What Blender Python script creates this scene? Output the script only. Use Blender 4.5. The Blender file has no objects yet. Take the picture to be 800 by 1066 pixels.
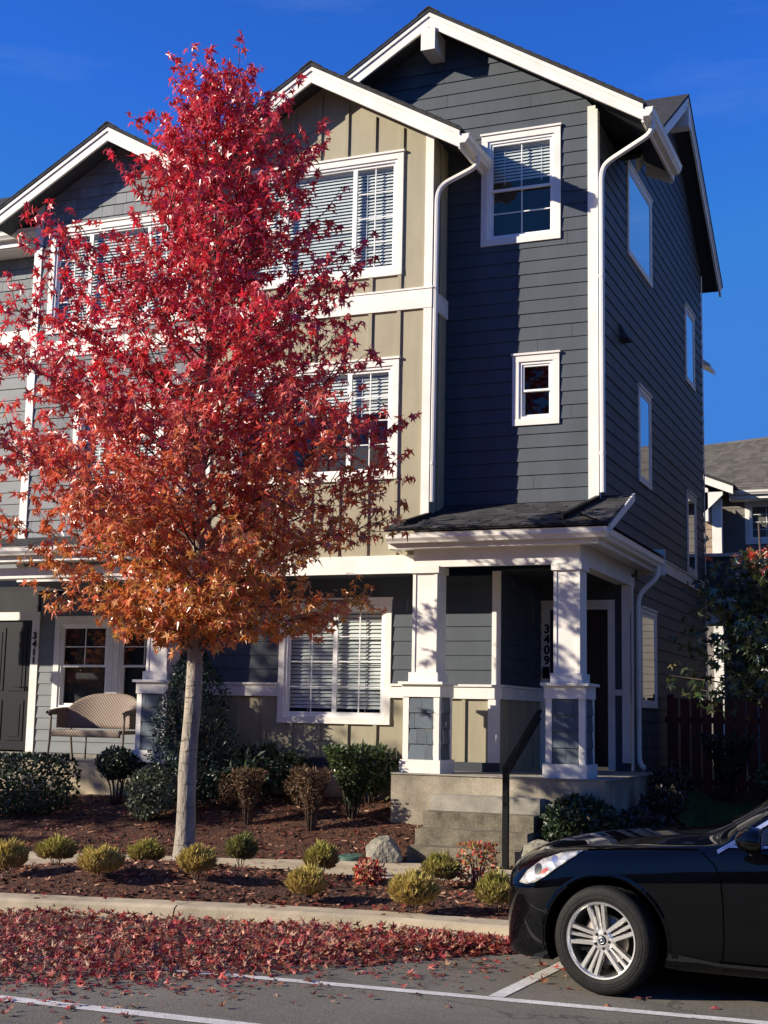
import bpy, bmesh, math, random
from mathutils import Vector, Matrix, noise
from mathutils.bvhtree import BVHTree
R = random.Random(7)
PI = math.pi
S = bpy.context.scene
COL = S.collection

# ------------------------------------------------------------------ mesh builder
class MB:
    def __init__(s): s.v = []; s.f = []; s.m = []; s.c = []; s.hascol = False
    def poly(s, pts, mi=0, col=None):
        n = len(s.v); s.v += [tuple(p) for p in pts]; s.f.append(tuple(range(n, n + len(pts)))); s.m.append(mi); s.c.append(col)
    def faces(s, vs, fs, mi=0, col=None):
        n = len(s.v); s.v += [tuple(p) for p in vs]
        for f in fs: s.f.append(tuple(n + i for i in f)); s.m.append(mi); s.c.append(col)
    def box(s, x0, x1, y0, y1, z0, z1, mi=0):
        vs = [(x0,y0,z0),(x1,y0,z0),(x1,y1,z0),(x0,y1,z0),(x0,y0,z1),(x1,y0,z1),(x1,y1,z1),(x0,y1,z1)]
        s.faces(vs, [(0,3,2,1),(4,5,6,7),(0,1,5,4),(1,2,6,5),(2,3,7,6),(3,0,4,7)], mi)
    def obox(s, o, ax, ay, az, mi=0):
        o = Vector(o); ax = Vector(ax); ay = Vector(ay); az = Vector(az)
        vs = [o, o+ax, o+ax+ay, o+ay, o+az, o+ax+az, o+ax+ay+az, o+ay+az]
        fs = [(0,3,2,1),(4,5,6,7),(0,1,5,4),(1,2,6,5),(2,3,7,6),(3,0,4,7)]
        if ax.cross(ay).dot(az) < 0: fs = [f[::-1] for f in fs]
        s.faces(vs, fs, mi)
    def prism(s, pts, d, mi=0):
        """planar polygon pts extruded by vector d"""
        d = Vector(d); a = [Vector(p) for p in pts]; b = [p + d for p in a]; n = len(a)
        nrm = Vector((0,0,0))
        for i in range(n): nrm += a[i].cross(a[(i+1) % n])
        fs = [tuple(range(n))[::-1], tuple(range(n, 2*n))] + [(i, (i+1) % n, n+(i+1) % n, n+i) for i in range(n)]
        if nrm.dot(d) < 0: fs = [f[::-1] for f in fs]
        s.faces(a + b, fs, mi)
    def tube(s, path, rad, n=8, mi=0, cap=True, squash=1.0):
        P = [Vector(p) for p in path]; k = len(P)
        if not hasattr(rad, '__len__'): rad = [rad]*k
        vs = []; ref = None
        for i, p in enumerate(P):
            t = (P[min(i+1, k-1)] - P[max(i-1, 0)]).normalized()
            if ref is None: ref = Vector((1,0,0)) if abs(t.x) < .8 else Vector((0,1,0))
            a = (ref - t*ref.dot(t)).normalized(); b = t.cross(a); ref = a
            for j in range(n):
                q = 2*PI*(j+.5)/n
                vs.append(p + (a*math.cos(q) + b*math.sin(q)*squash)*rad[i])
        fs = [(i*n+j, i*n+(j+1) % n, (i+1)*n+(j+1) % n, (i+1)*n+j) for i in range(k-1) for j in range(n)]
        if cap: fs += [tuple(range(n))[::-1], tuple(range((k-1)*n, k*n))]
        s.faces(vs, fs, mi)
    def lathe(s, prof, n=32, mi=0, M=None):
        """profile (r, h) spun about local Z"""
        vs = []; k = len(prof)
        for r, h in prof:
            for j in range(n):
                q = 2*PI*j/n; p = Vector((r*math.cos(q), r*math.sin(q), h)); vs.append(M @ p if M else p)
        s.faces(vs, [(i*n+j, i*n+(j+1) % n, (i+1)*n+(j+1) % n, (i+1)*n+j) for i in range(k-1) for j in range(n)], mi)
    def sweep(s, prof, a, b, out, mi=0):
        """profile (o, z) swept from a to b; out = horizontal outward vector"""
        a = Vector(a); b = Vector(b); out = Vector(out)
        A = [a + out*o + Vector((0,0,z)) for o, z in prof]
        s.prism(A, b - a, mi)
    def build(s, name, mats, parent=None, smooth=False):
        me = bpy.data.meshes.new(name); me.from_pydata(s.v, [], s.f)
        if not isinstance(mats, (list, tuple)): mats = [mats]
        for m in mats: me.materials.append(m)
        if len(mats) > 1: me.polygons.foreach_set('material_index', s.m)
        if any(c is not None for c in s.c):
            at = me.color_attributes.new('tint', 'FLOAT_COLOR', 'CORNER')
            buf = []
            for f, c in zip(s.f, s.c):
                c = c or (1,1,1); buf += [c[0], c[1], c[2], 1.0]*len(f)
            at.data.foreach_set('color', buf)
        if smooth: me.polygons.foreach_set('use_smooth', [True]*len(me.polygons))
        me.update()
        return link(name, me, parent)

def link(name, me, parent=None):
    o = bpy.data.objects.new(name, me); COL.objects.link(o)
    if parent is not None: o.parent = parent
    return o
def tag(o, label, cat, group=None):
    o['label'] = label; o['category'] = cat
    if group: o['group'] = group
    return o
def thing(name, label, cat, loc=(0,0,0), rz=0, group=None):
    o = link(name, None); o.location = loc; o.rotation_euler = (0,0,rz); o.empty_display_size = .1
    return tag(o, label, cat, group)
def struct(o): o['kind'] = 'structure'; return o
def stuff(o, label=None, cat=None):
    o['kind'] = 'stuff'
    if label: tag(o, label, cat)
    return o
def copy_tree(o, parent=None):
    c = o.copy(); COL.objects.link(c)
    if parent is not None: c.parent = parent
    for ch in list(o.children): copy_tree(ch, c)
    return c

# ------------------------------------------------------------------ materials
def new_mat(name):
    m = bpy.data.materials.new(name); m.use_nodes = True; nt = m.node_tree; nt.nodes.clear()
    out = nt.nodes.new('ShaderNodeOutputMaterial'); return m, nt, out
def N(nt, t, **kw):
    n = nt.nodes.new(t)
    for k, v in kw.items():
        if k.startswith('i_'):
            n.inputs[k[2:].replace('_', ' ')].default_value = v
        else: setattr(n, k, v)
    return n
def mixcol(nt, fac, a, b, mode='MIX'):
    n = nt.nodes.new('ShaderNodeMix'); n.data_type = 'RGBA'; n.blend_type = mode
    for s, v in ((0, fac), (6, a), (7, b)):
        if isinstance(v, (int, float)): n.inputs[s].default_value = v
        elif isinstance(v, (tuple, list)): n.inputs[s].default_value = (*v[:3], 1)
        else: nt.links.new(v, n.inputs[s])
    return n.outputs[2]
def surf(name, col, rough=.6, var=.15, scale=3.0, bump=.1, bscale=60., spec=.4, col2=None, stretch=(1,1,1), fine=.0, fscale=120., metal=0., coat=0., bdist=.01):
    m, nt, out = new_mat(name)
    tc = N(nt, 'ShaderNodeTexCoord'); mp = N(nt, 'ShaderNodeMapping'); mp.inputs['Scale'].default_value = stretch
    nt.links.new(tc.outputs['Object'], mp.inputs['Vector'])
    no = N(nt, 'ShaderNodeTexNoise'); no.inputs['Scale'].default_value = scale; no.inputs['Detail'].default_value = 6; no.inputs['Roughness'].default_value = .6
    nt.links.new(mp.outputs[0], no.inputs['Vector'])
    mr = N(nt, 'ShaderNodeMapRange'); mr.inputs[1].default_value = .3; mr.inputs[2].default_value = .7
    nt.links.new(no.outputs['Fac'], mr.inputs[0])
    c2 = col2 or tuple(c*(1-var*1.6) for c in col)
    c = mixcol(nt, mr.outputs[0], c2, tuple(min(1, x*(1+var*.6)) for x in col))
    if fine:
        n2 = N(nt, 'ShaderNodeTexNoise'); n2.inputs['Scale'].default_value = fscale; n2.inputs['Detail'].default_value = 3
        nt.links.new(tc.outputs['Object'], n2.inputs['Vector'])
        m2 = N(nt, 'ShaderNodeMapRange'); m2.inputs[1].default_value = .3; m2.inputs[2].default_value = .7; m2.inputs[3].default_value = 1-fine; m2.inputs[4].default_value = 1+fine
        nt.links.new(n2.outputs['Fac'], m2.inputs[0])
        c = mixcol(nt, 1.0, c, m2.outputs[0], 'MULTIPLY')
    b = N(nt, 'ShaderNodeBsdfPrincipled'); nt.links.new(c, b.inputs['Base Color'])
    b.inputs['Roughness'].default_value = rough; b.inputs['Specular IOR Level'].default_value = spec; b.inputs['Metallic'].default_value = metal
    b.inputs['Coat Weight'].default_value = coat
    if bump:
        nb = N(nt, 'ShaderNodeTexNoise'); nb.inputs['Scale'].default_value = bscale; nb.inputs['Detail'].default_value = 4
        nt.links.new(mp.outputs[0], nb.inputs['Vector'])
        bp = N(nt, 'ShaderNodeBump'); bp.inputs['Strength'].default_value = bump; bp.inputs['Distance'].default_value = bdist
        nt.links.new(nb.outputs['Fac'], bp.inputs['Height']); nt.links.new(bp.outputs[0], b.inputs['Normal'])
    nt.links.new(b.outputs[0], out.inputs[0]); return m
def schlick(nt, mul, base):
    lw = N(nt, 'ShaderNodeLayerWeight'); lw.inputs[0].default_value = .5
    p = N(nt, 'ShaderNodeMath', operation='POWER'); nt.links.new(lw.outputs['Facing'], p.inputs[0]); p.inputs[1].default_value = 4.0
    q = N(nt, 'ShaderNodeMath', operation='MULTIPLY_ADD'); q.use_clamp = True; nt.links.new(p.outputs[0], q.inputs[0]); q.inputs[1].default_value = mul; q.inputs[2].default_value = base
    return q.outputs[0]
def leaf_mat(name, trans=.35, gloss=.12, rough=.35, col=None):
    m, nt, out = new_mat(name)
    if col is None:
        at = N(nt, 'ShaderNodeVertexColor', layer_name='tint'); c = at.outputs['Color']
    else:
        rgb = N(nt, 'ShaderNodeRGB'); rgb.outputs[0].default_value = (*col, 1); c = rgb.outputs[0]
    d = N(nt, 'ShaderNodeBsdfDiffuse'); t = N(nt, 'ShaderNodeBsdfTranslucent'); g = N(nt, 'ShaderNodeBsdfGlossy'); g.inputs['Roughness'].default_value = rough
    nt.links.new(c, d.inputs[0]); nt.links.new(c, t.inputs[0])
    m1 = N(nt, 'ShaderNodeMixShader'); m1.inputs[0].default_value = trans; nt.links.new(d.outputs[0], m1.inputs[1]); nt.links.new(t.outputs[0], m1.inputs[2])
    m2 = N(nt, 'ShaderNodeMixShader'); nt.links.new(schlick(nt, .30, gloss), m2.inputs[0]); nt.links.new(m1.outputs[0], m2.inputs[1]); nt.links.new(g.outputs[0], m2.inputs[2])
    nt.links.new(m2.outputs[0], out.inputs[0]); return m
def tint_mat(name, rough=.8, spec=.3, fine=.2, fscale=90., bump=.3, bscale=60.):
    m, nt, out = new_mat(name)
    at = N(nt, 'ShaderNodeVertexColor', layer_name='tint'); tc = N(nt, 'ShaderNodeTexCoord')
    n2 = N(nt, 'ShaderNodeTexNoise'); n2.inputs['Scale'].default_value = fscale; n2.inputs['Detail'].default_value = 4
    nt.links.new(tc.outputs['Object'], n2.inputs['Vector'])
    m2 = N(nt, 'ShaderNodeMapRange'); m2.inputs[1].default_value = .3; m2.inputs[2].default_value = .7; m2.inputs[3].default_value = 1-fine; m2.inputs[4].default_value = 1+fine
    nt.links.new(n2.outputs['Fac'], m2.inputs[0])
    c = mixcol(nt, 1.0, at.outputs['Color'], m2.outputs[0], 'MULTIPLY')
    b = N(nt, 'ShaderNodeBsdfPrincipled'); nt.links.new(c, b.inputs['Base Color']); b.inputs['Roughness'].default_value = rough; b.inputs['Specular IOR Level'].default_value = spec
    bp = N(nt, 'ShaderNodeBump'); bp.inputs['Strength'].default_value = bump; bp.inputs['Distance'].default_value = .01
    nb = N(nt, 'ShaderNodeTexNoise'); nb.inputs['Scale'].default_value = bscale; nt.links.new(tc.outputs['Object'], nb.inputs['Vector'])
    nt.links.new(nb.outputs['Fac'], bp.inputs['Height']); nt.links.new(bp.outputs[0], b.inputs['Normal'])
    nt.links.new(b.outputs[0], out.inputs[0]); return m
def glass_mat(name, tint=(.88,.92,.92), base=.075, mul=.8, wob=.02, ior=1.5):
    m, nt, out = new_mat(name)
    t = N(nt, 'ShaderNodeBsdfTransparent'); t.inputs[0].default_value = (*tint, 1)
    g = N(nt, 'ShaderNodeBsdfGlossy'); g.inputs['Roughness'].default_value = .012
    tc = N(nt, 'ShaderNodeTexCoord'); nb = N(nt, 'ShaderNodeTexNoise'); nb.inputs['Scale'].default_value = 1.6; nb.inputs['Detail'].default_value = 1
    nt.links.new(tc.outputs['Object'], nb.inputs['Vector'])
    bp = N(nt, 'ShaderNodeBump'); bp.inputs['Strength'].default_value = wob; bp.inputs['Distance'].default_value = .2
    nt.links.new(nb.outputs['Fac'], bp.inputs['Height']); nt.links.new(bp.outputs[0], g.inputs['Normal'])
    mx = N(nt, 'ShaderNodeMixShader'); nt.links.new(schlick(nt, mul, base), mx.inputs[0]); nt.links.new(t.outputs[0], mx.inputs[1]); nt.links.new(g.outputs[0], mx.inputs[2])
    nt.links.new(mx.outputs[0], out.inputs[0]); return m

M = {}
M['navy'] = surf('navy_siding', (.056,.070,.085), .6, .16, 1.6, .15, 40, stretch=(1.6,1.6,.5), fine=.08)
M['tan'] = surf('tan_board', (.33,.295,.20), .65, .08, 1.5, .15, 50, stretch=(4,4,1), fine=.05)
M['white'] = surf('white_trim', (.80,.765,.70), .55, .09, 2.6, .06, 40, fine=.03, fscale=60)
M['vinyl'] = surf('white_vinyl', (.82,.81,.79), .35, .03, 3, .0)
M['gutter'] = surf('white_gutter', (.78,.75,.69), .35, .06, 2, .0)
M['greysid'] = surf('grey_siding', (.165,.18,.19), .6, .12, 1.2, .12, 40, stretch=(1,1,6), fine=.06)
M['shingle'] = tint_mat('wall_shingles', .7, .3, .10, 40, .25, 70)
M['roof'] = surf('asphalt_shingles', (.045,.045,.048), .9, .35, 9, .6, 90, spec=.25, fine=.45, fscale=160)
M['rooftab'] = tint_mat('asphalt_tabs', .92, .25, .4, 180, .6, 160)
M['soffit'] = surf('soffit_paint', (.04,.046,.056), .7, .1, 2, .0)
M['door'] = surf('door_paint', (.007,.008,.010), .35, .1, 2, .03, 30)
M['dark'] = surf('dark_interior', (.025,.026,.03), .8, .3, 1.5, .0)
M['blind'] = surf('blind_slat', (.74,.75,.72), .6, .05, 2, .0)
M['metal'] = surf('black_metal', (.006,.006,.007), .5, .1, 5, .1, 80, spec=.2)
M['brass'] = surf('dark_handle', (.03,.028,.025), .3, .1, 5, 0, metal=.8)
M['glass'] = glass_mat('window_glass')
M['sideglass'] = glass_mat('side_window_glass', (.6,.65,.7), .42, 1.2, .010)
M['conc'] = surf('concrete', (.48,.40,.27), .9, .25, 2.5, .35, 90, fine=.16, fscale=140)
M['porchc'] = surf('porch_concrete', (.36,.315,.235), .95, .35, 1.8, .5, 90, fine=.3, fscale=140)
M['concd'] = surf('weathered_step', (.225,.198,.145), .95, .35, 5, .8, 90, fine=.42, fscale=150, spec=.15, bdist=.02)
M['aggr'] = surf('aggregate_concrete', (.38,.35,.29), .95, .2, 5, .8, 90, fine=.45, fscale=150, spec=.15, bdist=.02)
M['asph'] = surf('asphalt', (.155,.140,.113), .9, .16, .9, .7, 130, fine=.5, fscale=150, spec=.3, bdist=.006)
M['paint'] = surf('road_paint', (.62,.60,.56), .7, .16, 4, .3, 120, fine=.2, fscale=90)
M['mulch'] = surf('bark_mulch', (.095,.036,.018), .95, .5, 14, 1.0, 40, fine=.5, fscale=70, bdist=.03)
M['soil'] = surf('soil_ground', (.10,.085,.06), .95, .3, .6, .5, 30, fine=.3)
M['turf'] = surf('turf_ground', (.03,.06,.012), .95, .4, 4, .6, 60, fine=.4)
M['bark'] = surf('pale_bark', (.33,.285,.23), .85, .25, 9, .7, 35, stretch=(1,1,.35), fine=.2, fscale=60, bdist=.02)
def bark_marks(m):
    nt = m.node_tree; b = [n for n in nt.nodes if n.type == 'BSDF_PRINCIPLED'][0]; src = b.inputs['Base Color'].links[0].from_socket
    tc = N(nt, 'ShaderNodeTexCoord'); mp = N(nt, 'ShaderNodeMapping'); mp.inputs['Scale'].default_value = (7,7,34); nt.links.new(tc.outputs['Object'], mp.inputs[0])
    no = N(nt, 'ShaderNodeTexNoise'); no.inputs['Scale'].default_value = 1.0; no.inputs['Detail'].default_value = 3; nt.links.new(mp.outputs[0], no.inputs['Vector'])
    mr = N(nt, 'ShaderNodeMapRange'); mr.inputs[1].default_value = .60; mr.inputs[2].default_value = .70; nt.links.new(no.outputs['Fac'], mr.inputs[0])
    nt.links.new(mixcol(nt, mr.outputs[0], src, (.10,.08,.06)), b.inputs['Base Color'])
bark_marks(M['bark'])
def road_wear(m, paint=False):
    nt = m.node_tree; b = [n for n in nt.nodes if n.type == 'BSDF_PRINCIPLED'][0]; src = b.inputs['Base Color'].links[0].from_socket
    tc = N(nt, 'ShaderNodeTexCoord')
    if paint:
        no = N(nt, 'ShaderNodeTexNoise'); no.inputs['Scale'].default_value = 26; no.inputs['Detail'].default_value = 8; no.inputs['Roughness'].default_value = .75; nt.links.new(tc.outputs['Object'], no.inputs['Vector'])
        mr = N(nt, 'ShaderNodeMapRange'); mr.inputs[1].default_value = .56; mr.inputs[2].default_value = .66; nt.links.new(no.outputs['Fac'], mr.inputs[0])
        nt.links.new(mixcol(nt, mr.outputs[0], src, (.16,.15,.13)), b.inputs['Base Color']); return
    vo = N(nt, 'ShaderNodeTexVoronoi'); vo.feature = 'DISTANCE_TO_EDGE'; vo.inputs['Scale'].default_value = .34
    nw = N(nt, 'ShaderNodeTexNoise'); nw.inputs['Scale'].default_value = 1.7; nw.inputs['Detail'].default_value = 5; nt.links.new(tc.outputs['Object'], nw.inputs['Vector'])
    ad = N(nt, 'ShaderNodeVectorMath', operation='MULTIPLY_ADD'); nt.links.new(nw.outputs['Color'], ad.inputs[0]); ad.inputs[1].default_value = (1.1,1.1,0); nt.links.new(tc.outputs['Object'], ad.inputs[2]); nt.links.new(ad.outputs[0], vo.inputs['Vector'])
    mr = N(nt, 'ShaderNodeMapRange'); mr.inputs[1].default_value = .0; mr.inputs[2].default_value = .006; mr.inputs[3].default_value = .7; mr.inputs[4].default_value = 0; nt.links.new(vo.outputs['Distance'], mr.inputs[0])
    c = mixcol(nt, mr.outputs[0], src, (.03,.028,.026))
    st = N(nt, 'ShaderNodeTexNoise'); st.inputs['Scale'].default_value = 2.3; st.inputs['Detail'].default_value = 4; nt.links.new(tc.outputs['Object'], st.inputs['Vector'])
    m3 = N(nt, 'ShaderNodeMapRange'); m3.inputs[1].default_value = .60; m3.inputs[2].default_value = .74; m3.inputs[4].default_value = .45; nt.links.new(st.outputs['Fac'], m3.inputs[0])
    c = mixcol(nt, m3.outputs[0], c, (.05,.047,.043))
    ws = N(nt, 'ShaderNodeTexVoronoi'); ws.inputs['Scale'].default_value = 95; nt.links.new(tc.outputs['Object'], ws.inputs['Vector'])
    m4 = N(nt, 'ShaderNodeMapRange'); m4.inputs[1].default_value = .10; m4.inputs[2].default_value = .22; m4.inputs[3].default_value = .55; m4.inputs[4].default_value = 0; nt.links.new(ws.outputs['Distance'], m4.inputs[0])
    nt.links.new(mixcol(nt, m4.outputs[0], c, (.30,.28,.25)), b.inputs['Base Color'])
road_wear(M['asph']); road_wear(M['paint'], True)
M['twig'] = surf('twig_bark', (.10,.07,.055), .85, .25, 9, .3, 35)
M['rock'] = surf('grey_rock', (.27,.25,.20), .9, .35, 5, .8, 22, fine=.25, fscale=60, bdist=.04)
M['fence'] = surf('red_stained_board', (.15,.032,.022), .8, .3, 3, .3, 30, stretch=(6,6,1))
M['lid'] = surf('green_lid', (.06,.12,.09), .6, .2, 8, .2, 60)
M['leaf'] = leaf_mat('autumn_leaf', .46, .085, .34)
M['litter'] = leaf_mat('fallen_leaf', .15, .045, .5)
M['green'] = leaf_mat('shrub_leaf', .25, .05, .4)
M['needle'] = leaf_mat('fine_foliage', .3, .015, .55)

# ------------------------------------------------------------------ wall pieces
class Fr:
    """wall frame: origin o, horizontal axis u, outward normal n"""
    def __init__(s, o, u, n): s.o = Vector(o); s.u = Vector(u); s.n = Vector(n)
    def p(s, u, z, d=0.0): return s.o + s.u*u + s.n*d + Vector((0,0,z))
    def box(s, mb, u0, u1, z0, z1, d0, d1, mi=0):
        mb.obox(s.p(u0, z0, d0), s.u*(u1-u0), s.n*(d1-d0), Vector((0,0,z1-z0)), mi)
def bands(prof, z0, z1, brk, holes):
    zs = {z0, z1}
    for b in brk:
        if z0 < b < z1: zs.add(b)
    for h in holes:
        for z in (h[2], h[3]):
            if z0 < z < z1: zs.add(z)
    zs = sorted(zs)
    for a, b in zip(zs, zs[1:]):
        if b - a < 1e-5: continue
        e = 1e-6; la, ra = prof(a+e); lb, rb = prof(b-e)
        if ra - la < 1e-4 and rb - lb < 1e-4: continue
        hs = sorted((h[0], h[1]) for h in holes if h[2] <= a + 1e-6 and h[3] >= b - 1e-6)
        cuts = []; cur = None
        segs = []; start = None
        for h in hs:
            segs.append((start, h[0])); start = h[1] if start is None else max(start, h[1])
        segs.append((start, None))
        for s0, s1 in segs:
            a0 = la if s0 is None else max(la, s0); b0 = lb if s0 is None else max(lb, s0)
            a1 = ra if s1 is None else min(ra, s1); b1 = rb if s1 is None else min(rb, s1)
            if a1 - a0 < 1e-4 and b1 - b0 < 1e-4: continue
            yield a, b, a0, max(a0, a1), b0, max(b0, b1)
def const(l, r): return lambda z: (l, r)
def lap(mb, fr, prof, z0, z1, brk=(), holes=(), ex=.178, lip=.013, mi=0):
    k = 0; z = z0
    while z < z1 - 1e-4:
        zt = min(z + ex, z1)
        j = R.uniform(-.0012, .0012)
        l0, r0 = prof(z+1e-4); hs_ = list(holes); u_ = l0+R.uniform(.5,3.4)
        while u_ < r0-.25: hs_.append((u_-.002, u_+.002, z, zt)); u_ += 3.66
        for a, b, a0, a1, b0, b1 in bands(prof, z, zt, brk, hs_):
            da = lip*(1-(a-z)/ex) + .003 + j; db = lip*(1-(b-z)/ex) + .003 + j
            mb.poly([fr.p(a0, a, da), fr.p(a1, a, da), fr.p(b1, b, db), fr.p(b0, b, db)], mi)
            if a == z: mb.poly([fr.p(a0, a, 0), fr.p(a1, a, 0), fr.p(a1, a, da), fr.p(a0, a, da)], mi)
        z += ex
def flat(mb, fr, prof, z0, z1, brk=(), holes=(), d=0.0, mi=0):
    for a, b, a0, a1, b0, b1 in bands(prof, z0, z1, brk, holes):
        mb.poly([fr.p(a0, a, d), fr.p(a1, a, d), fr.p(b1, b, d), fr.p(b0, b, d)], mi)
def battens(mb, fr, us, prof, z0, z1, holes=(), w=.05, d=.024, mi=0):
    for u in us:
        zs = [z0, z1]
        # find vertical range inside profile
        n = 60; ok = [z0+(z1-z0)*i/n for i in range(n+1) if prof(z0+(z1-z0)*i/n)[0] < u-w and prof(z0+(z1-z0)*i/n)[1] > u+w]
        if not ok: continue
        segs = [(ok[0], ok[-1])]
        for h in holes:
            if h[0]-.02 < u < h[1]+.02:
                ns = []
                for a, b in segs:
                    if h[2] > a: ns.append((a, min(b, h[2])))
                    if h[3] < b: ns.append((max(a, h[3]), b))
                segs = [q for q in ns if q[1]-q[0] > .03]
        for a, b in segs: fr.box(mb, u-w/2, u+w/2, a, b, .0, d, mi)
def shingles(mb, fr, prof, z0, z1, brk, holes, base, ex=.165, mi=0):
    z = z0; r = 0
    while z < z1 - .01:
        zt = min(z+ex, z1)
        l0, r0 = prof(z+1e-4); l1, r1 = prof(zt-1e-4)
        u = min(l0, l1) - R.uniform(0, .15)
        while u < max(r0, r1):
            w = R.choice((.13,.15,.18,.2,.23)); ua, ub = u+.002, u+w-.002
            v = R.uniform(.82, 1.12); c = tuple(x*v for x in base)
            dz = R.uniform(-.004, .004)
            za = z + dz
            pr = lambda q, ua=ua, ub=ub: (max(ua, prof(q)[0]), min(ub, prof(q)[1]))
            for a, b, a0, a1, b0, b1 in bands(pr, za, zt, brk, holes):
                if a1 < a0 or b1 < b0: continue
                da = .016*(1-(a-z)/ex)+.002; db = .016*(1-(b-z)/ex)+.002
                mb.poly([fr.p(a0,a,da), fr.p(a1,a,da), fr.p(b1,b,db), fr.p(b0,b,db)], mi, c)
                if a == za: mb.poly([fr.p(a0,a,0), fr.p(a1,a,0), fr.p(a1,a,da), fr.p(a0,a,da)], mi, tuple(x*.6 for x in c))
                mb.poly([fr.p(a1,a,0), fr.p(b1,b,0), fr.p(b1,b,db), fr.p(a1,a,da)], mi, c)
            u += w
        z += ex; r += 1
def gable(l, r, xc, ze, zap):
    """profile: rectangle l..r up to ze then sloping to apex; slope equal both sides measured from xc"""
    def f(z):
        if z <= ze: return (l, r)
        t = (zap - z)*1.0
        return (max(l, xc - t/gable.s), min(r, xc + t/gable.s))
    return f

def window(parent, fr, u0, u1, z0, z1, style='slider2', trim=.085, blind=(1.0, .05), glass='glass', label=None, head=True, slat_tilt=.35, marks=None):
    """outer casing u0..u1, z0..z1 ; returns the hole rectangle"""
    mb = MB(); T = trim
    fr.box(mb, u0, u0+T, z0+T, z1-T, -.01, .030); fr.box(mb, u1-T, u1, z0+T, z1-T, -.01, .030)
    fr.box(mb, u0, u1, z1-T, z1, -.01, .032); fr.box(mb, u0-.0, u1+.0, z0, z0+T, -.01, .034)
    if head: fr.box(mb, u0-.015, u1+.015, z1+.001, z1+.028, -.01, .05)
    o = mb.build('window', M['white'], parent)
    if label: o['label'] = label
    a0, a1, b0, b1 = u0+T, u1-T, z0+T, z1-T
    s = MB(); F = .035 if style != 'plain' else .016
    d0, d1 = -.055, -.012
    fr.box(s, a0, a0+F, b0, b1, d0, .012); fr.box(s, a1-F, a1, b0, b1, d0, .012)
    fr.box(s, a0+F, a1-F, b1-F, b1, d0, .012); fr.box(s, a0+F, a1-F, b0, b0+F, d0, .012)
    g0, g1, h0, h1 = a0+F, a1-F, b0+F, b1-F
    panes = []; mw = .014
    def munt_v(u, za, zb, d=-.034): fr.box(s, u-mw/2, u+mw/2, za, zb, d-.004, d+.010)
    def munt_h(z, ua, ub, d=-.036): fr.box(s, ua, ub, z-mw/2, z+mw/2, d-.004, d+.010)
    def sash(ua, ub, za, zb, d=-.03, w=.032):
        fr.box(s, ua, ua+w, za, zb, d-.012, d+.018); fr.box(s, ub-w, ub, za, zb, d-.012, d+.018)
        fr.box(s, ua+w, ub-w, zb-w, zb, d-.012, d+.018); fr.box(s, ua+w, ub-w, za, za+w, d-.012, d+.018)
        return ua+w, ub-w, za+w, zb-w
    if style == 'slider3':
        w = g1-g0; c0, c1 = g0+w*.27, g1-w*.27
        for (ua, ub, narrow) in ((g0, c0, True), (c0, c1, False), (c1, g1, True)):
            q = sash(ua, ub, h0, h1, w=.035 if narrow else .026); panes.append(q)
            if narrow:
                munt_v((q[0]+q[1])/2, q[2], q[3])
                for t in (.25,.5,.75): munt_h(q[2]+(q[3]-q[2])*t, q[0], q[1])
            elif marks == 'bar': munt_h(q[2]+(q[3]-q[2])*.42, q[0], q[1])
    elif style == 'slider2':
        c = (g0+g1)/2
        for (ua, ub) in ((g0, c), (c, g1)):
            q = sash(ua, ub, h0, h1); panes.append(q)
            munt_v((q[0]+q[1])/2, q[2], q[3])
            for t in (.25,.5,.75): munt_h(q[2]+(q[3]-q[2])*t, q[0], q[1])
    elif style == 'dh':
        c = (h0+h1)/2
        q = sash(g0, g1, c-.02, h1, d=-.022); panes.append(q); munt_v((q[0]+q[1])/2, q[2], q[3])
        if marks == 'up': munt_h((q[2]+q[3])/2, q[0], q[1])
        q = sash(g0, g1, h0, c+.02, d=-.05); panes.append(q)
        if marks != 'up': munt_v((q[0]+q[1])/2, q[2], q[3], -.052); munt_h((q[2]+q[3])/2, q[0], q[1], -.054)
    elif style == 'dhplain':
        c = (h0+h1)/2
        panes.append(sash(g0, g1, c-.015, h1, d=-.022, w=.028)); panes.append(sash(g0, g1, h0, c+.015, d=-.05, w=.028))
    else:
        panes.append(sash(g0, g1, h0, h1, d=.008, w=.022))
    s.build('sash', M['vinyl'], o)
    for q in panes:
        p = MB(); d = .016 if style == 'plain' else -.0385 if style not in ('dh','dhplain') else (-.030 if q is panes[0] else -.058)
        p.poly([fr.p(q[0]-.01,q[2]-.01,d), fr.p(q[1]+.01,q[2]-.01,d), fr.p(q[1]+.01,q[3]+.01,d), fr.p(q[0]-.01,q[3]+.01,d)])
        p.build('pane', M[glass], o)
    if blind:
        b = MB(); cov, sp = blind; zt = h1; zb = h1-(h1-h0)*cov
        fr.box(b, g0, g1, h1-.05, h1, -.13, -.09)
        z = zt-.06
        while z > zb+.01:
            j = R.uniform(-.002,.002); t = sp*.80
            b.poly([fr.p(g0,z+j,-.088), fr.p(g1,z-j,-.088), fr.p(g1,z+t-j,-.088-.022), fr.p(g0,z+t+j,-.11)]); z -= sp
        for t in (.2,.8): 
            uu = g0+(g1-g0)*t; fr.box(b, uu-.004, uu+.004, zb, zt-.05, -.088, -.086)
        b.build('blind', M['blind'], o)
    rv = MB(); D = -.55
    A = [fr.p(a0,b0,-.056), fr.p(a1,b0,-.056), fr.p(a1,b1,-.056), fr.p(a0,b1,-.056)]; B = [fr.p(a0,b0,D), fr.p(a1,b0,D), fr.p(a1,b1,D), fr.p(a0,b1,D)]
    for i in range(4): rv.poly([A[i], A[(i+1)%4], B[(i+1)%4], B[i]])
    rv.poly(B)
    rv.build('room_lining', M['dark'], o)
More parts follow.
